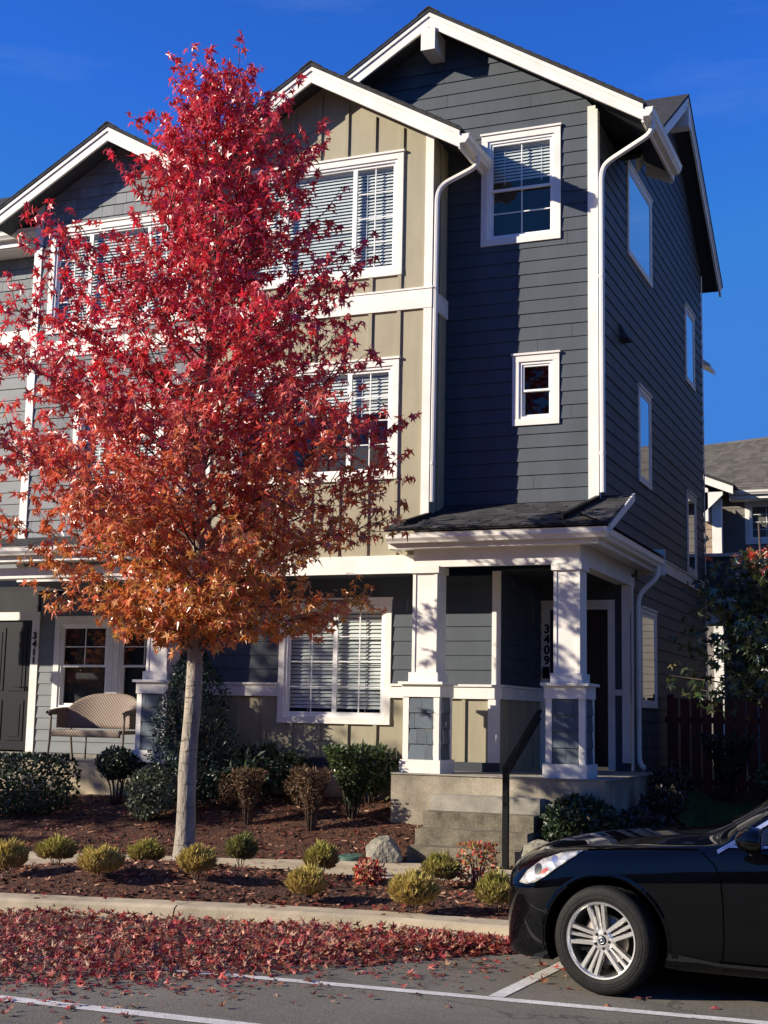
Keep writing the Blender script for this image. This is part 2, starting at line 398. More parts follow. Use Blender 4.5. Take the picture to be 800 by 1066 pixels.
    return (u0+.02, u1-.02, z0+.02, z1-.02)

GUT = [(0,0),(.075,0),(.085,.02),(.115,.055),(.12,.10),(.13,.115),(.0,.115)]
def gable_roof(parent, xc, yf, yb_l, yb_r, zap, s, hl, hr, fh=.20, name='gable_roof', wallY=None):
    """front gable: ridge runs +Y from yf. fascia top follows z = zap - s*|x-xc|"""
    mb = MB(); th = .045
    nl = math.hypot(1, s)
    for sg, h, yb in ((-1, hl, yb_l), (1, hr, yb_r)):
        xe = xc + sg*(h+.03); ze = zap - s*(h+.03)
        P0 = (xc, yf-.03, zap+th*nl); P1 = (xe, yf-.03, ze+th*nl)
        # slab (shingles)
        mb.prism([(xc, yf-.03, zap), (xe, yf-.03, ze), (xe, yf-.03, ze+th), (xc, yf-.03, zap+th)], (0, yb-yf+.03, 0))
        # shingle course butts standing along the slope (thin overlapping courses)
        n = int(h*nl/.14)
        for i in range(n):
            t0 = i/n; t1 = (i+1)/n
            xa = xc+sg*h*t0; xb = xc+sg*(h*t1+.01); za = zap - s*h*t0+th; zb = zap - s*(h*t1+.01)+th
            mb.prism([(xa, yf-.035, za+.001), (xb, yf-.035, zb+.001), (xb, yf-.035, zb+.014), (xa, yf-.035, za+.004)], (0, yb-yf+.03, 0))
    # ridge cap
    for i in range(int((max(yb_l,yb_r)-yf)/.25)):
        y = yf-.04+i*.25
        mb.prism([(xc-.16, y, zap-.16*s+th+.010), (xc, y, zap+th+.018), (xc+.16, y, zap-.16*s+th+.010), (xc+.16, y, zap-.16*s+th+.025), (xc, y, zap+th+.035), (xc-.16, y, zap-.16*s+th+.025)], (0,.255,0))
    o = mb.build(name, M['roof'], parent)
    f = MB()
    for sg, h in ((-1, hl), (1, hr)):
        xe = xc+sg*h; ze = zap - s*h; x0 = xc+sg*.002
        f.prism([(x0, yf, zap-.003), (xe, yf, ze-.003), (xe, yf, ze-fh), (x0, yf, zap-fh*1.0)], (0,.035,0))
        f.prism([(x0, yf-.018, zap-.006), (xe, yf-.018, ze-.006), (xe, yf-.018, ze-.065), (x0, yf-.018, zap-.065)], (0,.017,0))
    f.build('fascia', M['white'], o)
    q = MB()
    for sg, h, yb in ((-1, hl, yb_l), (1, hr, yb_r)):
        xe = xc+sg*(h-.01); ze = zap - s*(h-.01)
        q.prism([(xc, yf+.036, zap-.03), (xe, yf+.036, ze-.03), (xe, yf+.036, ze-.12), (xc, yf+.036, zap-.12)], (0, yb-yf-.036-.003, 0))
    q.build('soffit', M['soffit'], o)
    return o
def gutter(parent, a, b, out, name='gutter'):
    mb = MB(); mb.sweep(GUT, a, b, out); return mb.build(name, M['gutter'], parent)
def downspout(parent, path, r=.038):
    # smooth the elbows
    P = [Vector(p) for p in path]; q = [P[0]]
    for i in range(1, len(P)-1):
        a = P[i]+(P[i-1]-P[i]).normalized()*min(.12,(P[i-1]-P[i]).length*.45); c = P[i]+(P[i+1]-P[i]).normalized()*min(.12,(P[i+1]-P[i]).length*.45)
        for t in (0,.25,.5,.75,1): q.append(a*(1-t)**2+P[i]*2*t*(1-t)+c*t*t)
    q.append(P[-1])
    mb = MB(); mb.tube(q, r, 8)
    # straps / joints
    z = q[-1].z+.5
    while z < q[-2].z-.3:
        t = (z-q[-1].z)/(q[-2].z-q[-1].z); c = q[-1].lerp(q[-2], t)
        mb.tube([c-Vector((0,0,.02)), c+Vector((0,0,.02))], r*1.12, 8); z += 2.3
    return mb.build('downspout', M['gutter'], parent)

# ================================================================== TOWNHOUSE (navy, right)
house = thing('townhouse', 'three-storey navy townhouse with tan board bay, white trim and covered front porch', 'house', (0,0,0))
FRONT = Fr((0,0,0), (1,0,0), (0,-1,0))
BAY = Fr((0,-.612,0), (1,0,0), (0,-1,0))
SIDE = Fr((0,0,0), (0,1,0), (1,0,0))
# --- roofs
gr = gable_roof(house, -2.20, -.40, 3.0, 1.75, 11.07, .613, 2.9, 2.9, .21, 'gable_roof')
bx = MB(); bx.box(-2.30, -2.10, -.43, .0, 10.52, 10.83); bx.build('ridge_beam', M['white'], gr)
gutter(gr, (.70,-.40,9.13), (.70,1.62,9.13), (1,0,0))
e = MB(); e.prism([(.70,-.36,9.27),(.70,1.7,9.27),(.70,1.7,9.07),(.70,-.36,9.07)], (-.03,0,0)); e.build('eave_board', M['white'], gr)
e = MB(); e.prism([(.66,1.72,9.29),(.30,1.72,9.50),(.30,1.72,9.22),(.66,1.72,9.06)], (0,.03,0)); e.build('eave_return', M['gutter'], gr)
br = gable_roof(house, -3.655, -1.0, 2.2, -.002, 10.255, .577, 2.13, 2.13, .225, 'bay_roof')
gutter(br, (-1.525,-1.0,8.86), (-1.525,-.02,8.86), (1,0,0))
e = MB(); e.prism([(-1.525,-.96,9.0),(-1.525,-.03,9.0),(-1.525,-.03,8.80),(-1.525,-.96,8.80)], (-.03,0,0)); e.build('eave_board', M['white'], br)
# side-gabled main roof, rake over the right wall
mr_ = MB(); Ya, Za, sg_ = 5.2, 11.95, .666
for yb in (1.15, 8.62):
    ze = Za - sg_*abs(yb-Ya)
    mr_.prism([(.33,Ya,Za),(.33,yb,ze),(.33,yb,ze+.05),(.33,Ya,Za+.05)], (-18,0,0))
mro = mr_.build('main_roof', M['roof'], house)
f = MB()
for yb in (1.2, 8.58):
    ze = Za - sg_*abs(yb-Ya); s1 = 1 if yb > Ya else -1
    f.prism([(.30,Ya+s1*.002,Za-.004),(.30,yb,ze-.004),(.30,yb,ze-.21),(.30,Ya+s1*.002,Za-.21)], (-.035,0,0))
    f.prism([(.318,Ya+s1*.002,Za-.006),(.318,yb,ze-.006),(.318,yb,ze-.065),(.318,Ya+s1*.002,Za-.065)], (-.017,0,0))
f.build('fascia', M['white'], mro)
f = MB(); f.box(.0,.335,Ya-.1,Ya+.1,Za-.56,Za-.22); f.build('ridge_beam', M['white'], mro)
q = MB()
for yb in (1.6, 8.56):
    ze = Za - sg_*abs(yb-Ya)
    q.prism([(.263,Ya,Za-.03),(.263,yb,ze-.03),(.263,yb,ze-.12),(.263,Ya,Za-.12)], (-.6,0,0))
q.build('soffit', M['soffit'], mro)

# --- windows
wf1 = window(house, FRONT, -1.556, -.467, 7.80, 9.345, 'dh', blind=(.42,.045))
wf2 = window(house, FRONT, -1.106, -.482, 5.343, 6.27, 'dhplain', blind=None)
wg = window(house, FRONT, -4.365, -2.735, 1.50, 3.13, 'slider2', blind=(.97,.05), slat_tilt=.25)
wb3 = window(house, BAY, -4.875, -2.436, 7.33, 9.02, 'slider3', blind=(1.0,.045), marks='bar')
wb2 = window(house, BAY, -4.875, -2.45, 4.62, 6.20, 'slider3', blind=(.45,.045))
ws = [window(house, SIDE, a, b, c, d, 'plain', trim=.07, glass='sideglass', blind=bl) for a, b, c, d, bl in
      ((1.79,3.48,8.13,9.50,None), (6.32,7.21,7.37,8.72,None), (2.43,3.30,4.98,6.38,None), (6.27,7.14,4.08,5.46,None), (2.45,3.56,1.80,3.19,None))]
# --- navy lap walls (upper front and side)
gable.s = .613
mainprof = gable(-4.45, 0, -2.20, 11.0-.613*2.2-.16, 10.94)
w = MB(); lap(w, FRONT, lambda z: (max(mainprof(z)[0], -4.45 if z > 9.2 else -2.036), mainprof(z)[1]), 4.16, 10.95, (9.2, 11.0-.613*2.2-.16,), (wf1, wf2))
w.build('front_siding', M['navy'], house)
def sideprof(z):
    lo = 1.9 if z < 4.1 else 0.0
    hi = 8.05
    if z > 9.40:
        zz = z + .10
        lo = max(lo, Ya-(Za-zz)/sg_) ; hi = min(hi, Ya+(Za-zz)/sg_)
    return (lo, hi)
w = MB(); lap(w, SIDE, sideprof, .36, 11.85, (4.1, 9.40, Za-sg_*(8.05-Ya)-.10), ws); w.build('side_siding', M['navy'], house)
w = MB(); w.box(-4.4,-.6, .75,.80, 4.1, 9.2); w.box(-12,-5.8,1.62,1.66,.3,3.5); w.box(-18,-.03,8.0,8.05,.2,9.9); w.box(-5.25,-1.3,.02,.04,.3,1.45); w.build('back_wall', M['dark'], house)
# belly band and corner boards
w = MB(); SIDE.box(w, 2.32, 8.07, 3.86, 4.035, 0, .03); SIDE.box(w, 2.32, 8.07, 4.036, 4.06, 0, .045); w.build('belly_band', M['white'], house)
w = MB(); FRONT.box(w, -.105, .0, 4.2, 9.55, 0, .028); SIDE.box(w, -.028, .09, 4.2, 9.5, .0, .028)
w.build('corner_board', M['white'], house)
w = MB(); SIDE.box(w, 8.02, 8.09, .4, 9.75, 0.016, .028); w.build('corner_board', M['white'], house)
# vent hood
w = MB(); w.prism([(.012,1.28,6.98),(.012,1.28,6.76),(.13,1.28,6.76)], (0,.26,0)); w.build('vent_hood', M['soffit'], house)
# --- bay
bayL, bayR = -5.28, -2.036
gable.s = .577
bp = gable(bayL, bayR, -3.655, 10.255-.577*1.63-.13, 10.125)
w = MB(); flat(w, BAY, bp, 3.62, 10.125, (10.255-.577*1.63-.13,), (wb3, wb2))
us = [-2.466-.4045*i for i in range(8)]
battens(w, BAY, us, bp, 3.62, 10.12, (wb3, wb2, (-6,0,6.85,7.10)))
w.build('bay_front', M['tan'], house)
BS = Fr((bayR,0,0), (0,1,0), (1,0,0))
w = MB(); flat(w, BS, const(-.612,-.001), 3.42, 9.4); battens(w, BS, [-.30], const(-.612,0), 3.42, 9.3); w.build('bay_side', M['tan'], house)
BL = Fr((bayL,0,0), (0,1,0), (-1,0,0))
w = MB(); flat(w, BL, const(-.612,-.001), 3.42, 9.4); w.build('bay_side', M['tan'], house)
w = MB(); w.box(bayL+.003,bayR-.003,-.61,0,3.40,3.43); w.build('bay_soffit', M['soffit'], house)
w = MB(); BAY.box(w, bayL, bayR+.03, 6.845, 7.10, 0, .034); BS.box(w, -.612, -.02, 6.845, 7.10, 0, .03); BAY.box(w, bayL, bayR+.04, 7.101, 7.125, 0, .045)
w.build('trim_band', M['white'], house); w = MB(); BAY.box(w, bayL, bayR+.03, 3.40, 3.63, 0, .034); BS.box(w, -.612, -.02, 3.40, 3.63, 0, .03)
w.build('trim_band', M['white'], house)
for (a, b) in ((bayR-.085, bayR+.026), (bayL, bayL+.09)):
    for (c, d) in ((3.631, 6.844), (7.126, 9.22)):
        w = MB(); BAY.box(w, a, b, c, d, 0, .028); w.build('corner_board', M['white'], house)
downspout(house, [(-1.45,-.50,8.88),(-1.46,-.48,8.74),(-1.92,-.55,8.52),(-1.97,-.60,8.38),(-1.985,-.60,4.30)], .036)
downspout(house, [(.77,-.20,9.15),(.77,-.20,8.98),(.14,-.06,8.72),(.085,-.06,8.58),(.085,-.055,4.42)], .036)
# --- ground floor wall
gw = wg
w = MB(); flat(w, FRONT, const(-5.62,-1.26), .95, 1.85, (), (wg,)); battens(w, FRONT, [-1.73-.405*i for i in range(10)], const(-5.62,-1.26), 1.06, 1.85, (wg,))
w.build('board_wainscot', M['tan'], house)
w = MB(); lap(w, FRONT, const(-5.62,-1.26), 2.03, 3.42, (), (wg,), ex=.185); w.build('ground_siding', M['navy'], house)
w = MB(); FRONT.box(w, -5.62, -4.37, 1.85, 2.00, 0, .04); FRONT.box(w, -5.62, -4.37, 2.001, 2.03, 0, .06); w.build('trim_band', M['white'], house)
w = MB(); FRONT.box(w, -2.73, -1.23, 1.85, 2.00, 0, .04); FRONT.box(w, -2.73, -1.21, 2.001, 2.03, 0, .06)
RS = Fr((-1.26,0,0), (0,1,0), (1,0,0))
RS.box(w, -.028, 1.9, 1.85, 2.0, 0.001, .04); RS.box(w, -.028, 1.9, 2.001, 2.03, 0.001, .06)
w.build('trim_band', M['white'], house)
w = MB(); FRONT.box(w, -1.355, -1.245, 2.031, 3.47, 0, .03); w.build('corner_board', M['white'], house); w = MB(); FRONT.box(w, -1.40, -1.245, 1.06, 1.849, 0, .03); w.build('corner_board', M['white'], house)
w = MB(); FRONT.box(w, -5.62, -1.25, .93, 1.058, 0, .025); w.build('skirt_board', M['soffit'], house)
w = MB(); w.box(-5.62,-2.3,-.02,.1,.2,.93); w.build('foundation', M['conc'], house)
# recess
w = MB(); lap(w, RS, const(0.0,1.9), 2.03, 3.47); w.build('recess_siding', M['navy'], house)
w = MB(); flat(w, RS, const(0.0,1.9), .93, 1.85); battens(w, RS, [.3,.7,1.1,1.5], const(0,1.9), .95, 1.85); w.build('recess_wainscot', M['tan'], house)
DW = Fr((0,1.9,0), (1,0,0), (0,-1,0))
w = MB(); lap(w, DW, lambda z: (-.22, 0.0), .93, 3.47); lap(w, DW, const(-1.26,-.22), 3.25, 3.47); w.build('door_wall', M['navy'], house)
w = MB(); DW.box(w, -.22, -.10, 1.95, 2.03, 0.016, .045); w.build('trim_band', M['white'], house)
w = MB(); DW.box(w, -.115, 0.0, 1.05, 3.45, .016, .04); w.build('corner_board', M['white'], house); w = MB(); SIDE.box(w, 1.86, 1.95, .95, 3.45, .014, .03); w.build('corner_board', M['white'], house)
w = MB(); w.box(-1.26,-.0,0.02,1.9,3.47,3.50); w.build('porch_ceiling', M['soffit'], house)
# door
d = MB(); DW.box(d, -1.13, -.31, .99, 3.12, -.04, .0)
for (a, b, c, e_) in ((-1.03,-.77,1.15,1.75),(-.67,-.41,1.15,1.75),(-1.03,-.77,1.9,2.95),(-.67,-.41,1.9,2.95)):
    DW.box(d, a, b, c, e_, 0, .012); DW.box(d, a+.05, b-.05, c+.05, e_-.05, .012, .02)
do = d.build('door', M['door'], house)
d = MB(); DW.box(d, -1.26, -1.13, .95, 3.12, -.04, .03); DW.box(d, -.31, -.215, .95, 3.12, -.04, .03); DW.box(d, -1.26, -.215, 3.12, 3.25, -.04, .035); d.build('door_frame', M['white'], do)
d = MB(); d.tube([DW.p(-1.07,1.98,0), DW.p(-1.07,1.98,.05), DW.p(-.98,1.98,.06)], .014, 8); DW.box(d, -1.09, -1.05, 1.9, 2.12, 0, .014); d.build('handle', M['brass'], do)
w = MB(); DW.box(w, -1.22, -1.13, 2.17, 2.33, .03, .06); w.build('letter_box', M['metal'], house)
def digits(txt, fr, u, z, size, parent, step):
    for i, ch in enumerate(txt):
        cu = bpy.data.curves.new('digit', 'FONT'); cu.body = ch; cu.size = size; cu.extrude = .006; cu.align_x = 'CENTER'; cu.offset = .004
        tmp = bpy.data.objects.new('digit', cu); COL.objects.link(tmp)
        bpy.context.view_layer.update()
        me = bpy.data.meshes.new_from_object(tmp.evaluated_get(bpy.context.evaluated_depsgraph_get()))
        bpy.data.objects.remove(tmp)
        up = Vector((0,0,1))
        mat = Matrix((( fr.u.x, up.x, fr.n.x, 0),(fr.u.y, up.y, fr.n.y, 0),(fr.u.z, up.z, fr.n.z, 0),(0,0,0,1)))
        me.transform(mat); o_ = fr.p(u, z-i*step, .042)
        me.transform(Matrix.Translation(o_)); me.materials.clear(); me.materials.append(M['metal'])
        o = link('house_number', me, parent); o['label'] = 'black digit %s of the stacked house number' % ch
digits('3409', DW, -1.165, 2.80, .17, house, .145)

# --- porch
BYf, GY = -.88, -1.21
pr = MB()
def tabs(mb, x0, x1, ya, za, yb, zb, mi=0):
    L = math.hypot(yb-ya, zb-za); n = int(L/.125); 
    for i in range(n):
        t0, t1 = i/n, min(1, (i+1.15)/n); x = x0 - R.uniform(0,.2)
        while x < x1:
            w_ = R.choice((.11,.14,.17,.2)); a, b = max(x0, x), min(x1, x+w_); x += w_
            if b-a < .01: continue
            k = R.choice((.010,.010,.018)); v = R.uniform(.6,1.35); c = (.056*v,.055*v,.057*v)
            A = Vector((0, ya+(yb-ya)*t0, za+(zb-za)*t0)); B = Vector((0, ya+(yb-ya)*t1, za+(zb-za)*t1))
            mb.poly([(a,A.y,A.z+k),(b,A.y,A.z+k),(b,B.y,B.z+.002),(a,B.y,B.z+.002)], mi, c)
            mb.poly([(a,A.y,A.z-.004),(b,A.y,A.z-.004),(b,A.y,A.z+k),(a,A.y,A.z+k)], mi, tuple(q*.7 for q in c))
sl = (4.33-3.875)/(GY*-1)
tabs(pr, -2.03, .40, GY+.03, 3.885, -.002, 4.33); tabs(pr, -2.40, -2.03, GY+.03, 3.885, -.615, 3.885+.44*.46)
tabs(pr, .02, .42, -.01, 4.33, .25, 4.43)
def deck(x0, x1, ya, yb): 
    z = lambda y: 3.872 + (y-GY)*sl
    pr.prism([(x0,ya,z(ya)-.03),(x0,yb,z(yb)-.03),(x0,yb,z(yb)),(x0,ya,z(ya))], (x1-x0,0,0)); pr.c[-6:] = [(.05,.05,.052)]*6
deck(-2.03,.42,GY+.05,.0); deck(-2.40,-2.03,GY+.05,-.613); deck(.02,.42,.0,.25)
# side pent strip
pr.poly([(.40,GY+.05,3.872),(.40,2.32,3.872),(.0,2.32,4.03),(.0,GY+.05,4.03)], 0, (.05,.05,.052))
pro = pr.build('porch_roof', M['rooftab'], house)
for x in (-2.03, -.01):
    fl = MB()
    z = lambda y: 3.885 + (y-GY)*sl
    yb = -.613 if x < -1 else -.02; y0 = GY+.16
    fl.prism([(x,yb,z(yb)+.0),(x-.20,y0,z(y0)+.0),(x-.20,y0,z(y0)+.06),(x,yb,z(yb)+.06)], (.055,0,0))
    fl.build('roof_flashing', M['metal'], pro)
g = MB(); g.sweep(GUT, (-2.36,GY+.13,3.715), (.40,GY+.13,3.715), (0,-1,0))
g.sweep(GUT, (.27+.0,GY+.14,3.717), (.27,2.30,3.717), (1,0,0)); g.build('gutter', M['gutter'], pro)
g = MB(); g.box(-2.37,.27,GY+.132,GY+.155,3.655,3.84); g.box(.245,.269,GY+.157,2.32,3.655,3.835); g.box(-2.37,-2.345,GY+.157,-.66,3.65,3.84)
g.prism([(.425,GY+.10,3.78),(.425,.24,4.34),(.425,.24,4.44),(.425,GY+.10,3.875)], (-.03,0,0))
g.box(.0,.40,2.30,2.325,3.62,3.98)
g.build('fascia', M['white'], pro)
g = MB(); g.box(-2.345,.244,GY+.157,BYf-.014,3.66,3.682); g.box(-2.345,.244,BYf-.013,-.02,3.69,3.712); g.box(.0,.244,-.019,2.3,3.69,3.712); g.build('soffit', M['gutter'], pro)
bm_ = MB(); bm_.box(-2.10,.0,BYf,BYf+.22,3.46,3.688); bm_.box(-2.10,.0,BYf-.012,BYf,3.44,3.686); bm_.box(-.20,.0,BYf+.221,2.1,3.46,3.688); bm_.box(0,.012,BYf+.0,2.12,3.44,3.686)
bm_.build('beam', M['white'], pro)
def porch_column(parent, x, y, zf, ztop, shing=None):
    """tapered-look craftsman column on a shingled pedestal; x, y = centre"""
    c = MB()
    c.box(x-.145,x+.145,y-.15,y+.15,zf+1.105,ztop)                 # shaft core
    for sx in (-1,1):
        c.box(x+sx*.152-.016*(1+sx)/2-.016*(1-sx)/2+(-.0), x+sx*.152+.016, y-.166, y+.166, zf+1.23, ztop-.1) if False else None
    c.box(x-.160,x-.122,y-.162,y+.162,zf+1.22,ztop-.09); c.box(x+.122,x+.160,y-.162,y+.162,zf+1.22,ztop-.09)
    c.box(x-.19,x+.19,y-.19,y+.19,zf+1.106,zf+1.218); c.box(x-.185,x+.185,y-.185,y+.185,ztop-.088,ztop-.002)
    o = c.build('porch_column', M['white'], parent)
    p = MB(); W = .232
    p.box(x-W-.03,x+W+.03,y-W-.03,y+W+.03,zf+.001,zf+.17)
    for sx in (-1,1):
        for sy in (-1,1):
            cx, cy = x+sx*(W-.035), y+sy*(W-.035); p.box(cx-.037,cx+.037,cy-.037,cy+.037,zf+.171,zf+.92)
    p.box(x-W-.015,x+W+.015,y-W-.015,y+W+.015,zf+.921,zf+1.07); p.box(x-W-.055,x+W+.055,y-W-.055,y+W+.055,zf+1.071,zf+1.104)
    p.build('pedestal', M['white'], o)
    s_ = MB(); b = W-.012
    for o_, u, n in (((x,y-b,0),(1,0,0),(0,-1,0)),((x+b,y,0),(0,1,0),(1,0,0)),((x-b,y,0),(0,1,0),(-1,0,0))):
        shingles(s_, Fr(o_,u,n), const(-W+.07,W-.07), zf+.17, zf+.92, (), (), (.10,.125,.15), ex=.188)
    s_.build('pedestal_shingles', M['shingle'], o)
    return o
porch_column(house, -1.945, BYf+.15, .93, 3.455)
porch_column(house, -.155, BYf+.15, .93, 3.455)
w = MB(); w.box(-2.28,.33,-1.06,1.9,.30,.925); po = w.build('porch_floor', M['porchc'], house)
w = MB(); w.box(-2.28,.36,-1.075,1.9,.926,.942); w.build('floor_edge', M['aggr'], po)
downspout(house, [(.335,2.12,3.74),(.335,2.12,3.58),(.10,2.05,3.35),(.075,2.03,3.2),(.075,2.03,1.06),(.16,1.95,.98)], .036)
# steps
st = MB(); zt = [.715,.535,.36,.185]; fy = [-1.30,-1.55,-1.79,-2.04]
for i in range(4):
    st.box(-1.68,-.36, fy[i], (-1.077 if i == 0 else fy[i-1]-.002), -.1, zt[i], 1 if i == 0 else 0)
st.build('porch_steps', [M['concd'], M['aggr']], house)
# rear balcony and rear eave stub
w = MB(); w.box(-.3,.52,8.7,9.4,3.62,4.62); b_ = w.build('balcony', M['navy'], house)
w = MB(); w.box(-.3,.60,8.66,9.44,4.621,4.68); w.box(.45,.57,8.67,8.79,3.4,4.62); w.box(-.3,.6,8.68,9.44,3.40,3.61); w.build('balcony_trim', M['white'], b_)
w = MB(); w.prism([(-.4,8.3,8.55),(.12,8.3,8.15),(.12,8.3,8.08),(-.4,8.3,8.4)], (0,.6,0)); w.build('rear_eave', M['gutter'], house)

# ================================================================== NEIGHBOUR TOWNHOUSE (grey shingles, left)
nb = thing('townhouse', 'grey shingled townhouse behind the red tree, with gabled bay and porch bench', 'house', (0,0,0))
NBAY = Fr((0,-.60,0), (1,0,0), (0,-1,0))
nl, nr = -8.27, -5.33
gable_roof(nb, -6.87, -1.0, 2.5, 2.0, 9.885, .565, 1.98, 1.60, .2, 'gable_roof')
n3 = window(nb, NBAY, -8.02, -5.66, 7.02, 8.62, 'slider3', blind=(1.0,.045))
n2 = window(nb, NBAY, -7.45, -5.95, 4.32, 5.87, 'slider2', blind=(.9,.045))
gable.s = .565
npf = gable(nl, nr, -6.87, 9.885-.565*1.40-.13, 9.76)
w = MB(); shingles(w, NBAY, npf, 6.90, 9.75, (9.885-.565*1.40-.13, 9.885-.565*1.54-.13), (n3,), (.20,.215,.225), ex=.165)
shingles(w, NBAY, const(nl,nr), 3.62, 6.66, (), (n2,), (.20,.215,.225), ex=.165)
w.build('shingle_siding', M['shingle'], nb)
w = MB(); flat(w, Fr((nl,0,0),(0,1,0),(-1,0,0)), const(-.6,0), 3.4, 9.2); flat(w, Fr((nl,0,0),(0,1,0),(1,0,0)), const(-.6,.0), 3.4, 9.2, d=-.02); w.build('bay_side', M['greysid'], nb)
w = MB(); NBAY.box(w, nl, nr, 6.66, 6.90, 0, .034); w.build('trim_band', M['white'], nb); w = MB(); NBAY.box(w, nl, nr, 3.40, 3.62, 0, .034); w.build('trim_band', M['white'], nb)
w = MB(); NBAY.box(w, nl-.03, nl+.10, 3.621, 6.659, 0, .03); w.build('corner_board', M['white'], nb); w = MB(); NBAY.box(w, nl-.03, nl+.10, 6.901, 9.05, 0, .03); w.build('corner_board', M['white'], nb)
w = MB(); w.box(nl+.003,nr,-.598,1.5,3.39,3.42); w.build('bay_soffit', M['soffit'], nb)
# wall left of the bay
w = MB(); shingles(w, FRONT, const(-12.0,nl), 7.33, 8.62, (), (), (.20,.215,.225)); w.build('upper_shingles', M['shingle'], nb)
w = MB(); lap(w, FRONT, const(-12.0,nl), 3.4, 7.08); w.build('wing_siding', M['greysid'], nb)
w = MB(); FRONT.box(w, -12.0, nl-.04, 7.08, 7.33, 0, .034); w.build('trim_band', M['white'], nb)
w = MB(); w.prism([(-12,-.42,8.72),(-12,1.6,9.95),(-12,1.6,10.0),(-12,-.42,8.77)], (12+nl-.02,0,0)); ro = w.build('wing_roof', M['roof'], nb)
gutter(ro, (-12,-.42,8.62), (nl-.06,-.42,8.62), (0,-1,0))
w = MB(); w.box(-12,nl-.06,-.42,-.395,8.52,8.72); w.box(-12,nl-.06,-.394,-.01,8.50,8.53); w.build('fascia', M['white'], ro)
# porch recess wall
ND = Fr((-.37,1.5,0), (1,0,0), (0,-1,0))
nw1 = window(nb, ND, -8.72, -7.62, 1.55, 3.05, 'dh', blind=None, marks='up', trim=.10)
nw2 = window(nb, ND, -7.615, -6.55, 1.55, 3.05, 'dh', blind=None, marks='up', trim=.10)
w = MB(); lap(w, ND, const(-9.02,-5.35), .95, 3.42, (), (nw1, nw2)); w.build('porch_siding', M['greysid'], nb)
d = MB(); ND.box(d, -10.1, -9.16, .97, 3.02, -.04, 0)
for (a, b, c, e_) in ((-10.0,-9.68,1.12,1.75),(-9.58,-9.26,1.12,1.75),(-10.0,-9.68,1.9,2.9),(-9.58,-9.26,1.9,2.9)):
    ND.box(d, a, b, c, e_, 0, .012); ND.box(d, a+.06, b-.06, c+.06, e_-.06, .012, .02)
do = d.build('door', M['door'], nb)
d = MB(); ND.box(d, -9.16, -9.02, .95, 3.02, -.04, .03); ND.box(d, -10.24, -10.1, .95, 3.02, -.04, .03); ND.box(d, -10.24, -9.02, 3.02, 3.15, -.04, .035); d.build('door_frame', M['white'], do)
d = MB(); d.tube([ND.p(-9.22,1.95,0), ND.p(-9.22,1.95,.05), ND.p(-9.31,1.95,.06)], .014, 8); d.build('handle', M['brass'], do)
digits('3411', ND, -9.09, 2.72, .15, nb, .13)
w = MB(); w.box(-12,-5.76,-.74,1.5,.3,.925); po = w.build('porch_floor', M['conc'], nb)
w = MB(); w.box(-12,-5.75,-.755,1.5,.926,.942); w.build('floor_edge', M['aggr'], po)
w = MB(); w.box(-5.74,-5.60,.004,1.52,.3,3.42); w.build('party_wall', M['navy'], nb)
porch_column(nb, -5.90, -.47, .93, 3.45)
w = MB(); w.box(-12,-5.82,-.66,-.42,3.45,3.60); w.box(-6.02,-5.82,-.419,1.0,3.45,3.60); pb = w.build('porch_beam', M['white'], nb)
w = MB(); w.prism([(-12,-.95,3.84),(-12,-.60,4.0),(-12,-.60,4.04),(-12,-.95,3.88)], (6.30,0,0)); ro = w.build('porch_roof', M['roof'], nb)
gutter(ro, (-12,-.90,3.74), (-5.70,-.90,3.74), (0,-1,0))
w = MB(); w.box(-12,-5.70,-.898,-.604,3.66,3.69); w.box(-12,-5.70,-.897,-.87,3.691,3.85); w.build('fascia', M['white'], ro)
#@@END_HOUSES
# ================================================================== GROUND
ZS = -.09
def pl(pts):
    def f(x):
        if x <= pts[0][0]: return pts[0][1]
        for (a, b), (c, d) in zip(pts, pts[1:]):
            if x <= c: return b+(d-b)*(x-a)/(c-a)
        return pts[-1][1]
    return f
wb = pl([(-14,-4.6),(-9,-4.1),(-5.95,-3.49),(-3.47,-2.85),(-1.99,-2.23),(-1,-2.06),(9,-2.0)])
wfr = pl([(-14,-5.9),(-9,-5.5),(-4.8,-4.84),(-2.72,-4.2),(-1.44,-3.79),(-.64,-3.48),(.5,-3.35),(9,-3.3)])
cb = pl([(-14,-7.2),(-6,-6.92),(-3.7,-6.54),(-1.45,-6.03),(-.38,-5.87),(.7,-5.85),(9,-5.75)])
def ns(x, y, s=1.0): return noise.noise(Vector((x*s, y*s, 3.3)))
def bedz(x, y):
    if x < -1.0:
        t = min(1, max(0, (y-wb(x))/(-.25-wb(x)))); return -.01+.56*(t*t*(3-2*t)*.5+t*.5)+.025*ns(x,y,2.3)*min(1,t*4)
    t = max(0, y+2.0); k = max(0, min(1, (1.0-x)/.5)); k = k*k*(3-2*k)
    return min(.62, -.01+.106*t+k*.30*max(0, min(1, (y+1.3)/1.3)))+.03*ns(x,y,2.1)*min(1,t*3)
def stripz(x, y):
    a, b = wfr(x), cb(x); t = min(1,max(0,(y-b)/(a-b))); k = math.exp(-(((x+3.0)/1.3)**2))
    return .0+(.05+.02*ns(x,y,2.2))*min(1,4*t*(1-t)+.1)+.14*k*min(1,max(0,1.5*math.sin(PI*min(1,t*.62+.20))))*min(1,t*3)*min(1,(1-t)*4+.0)
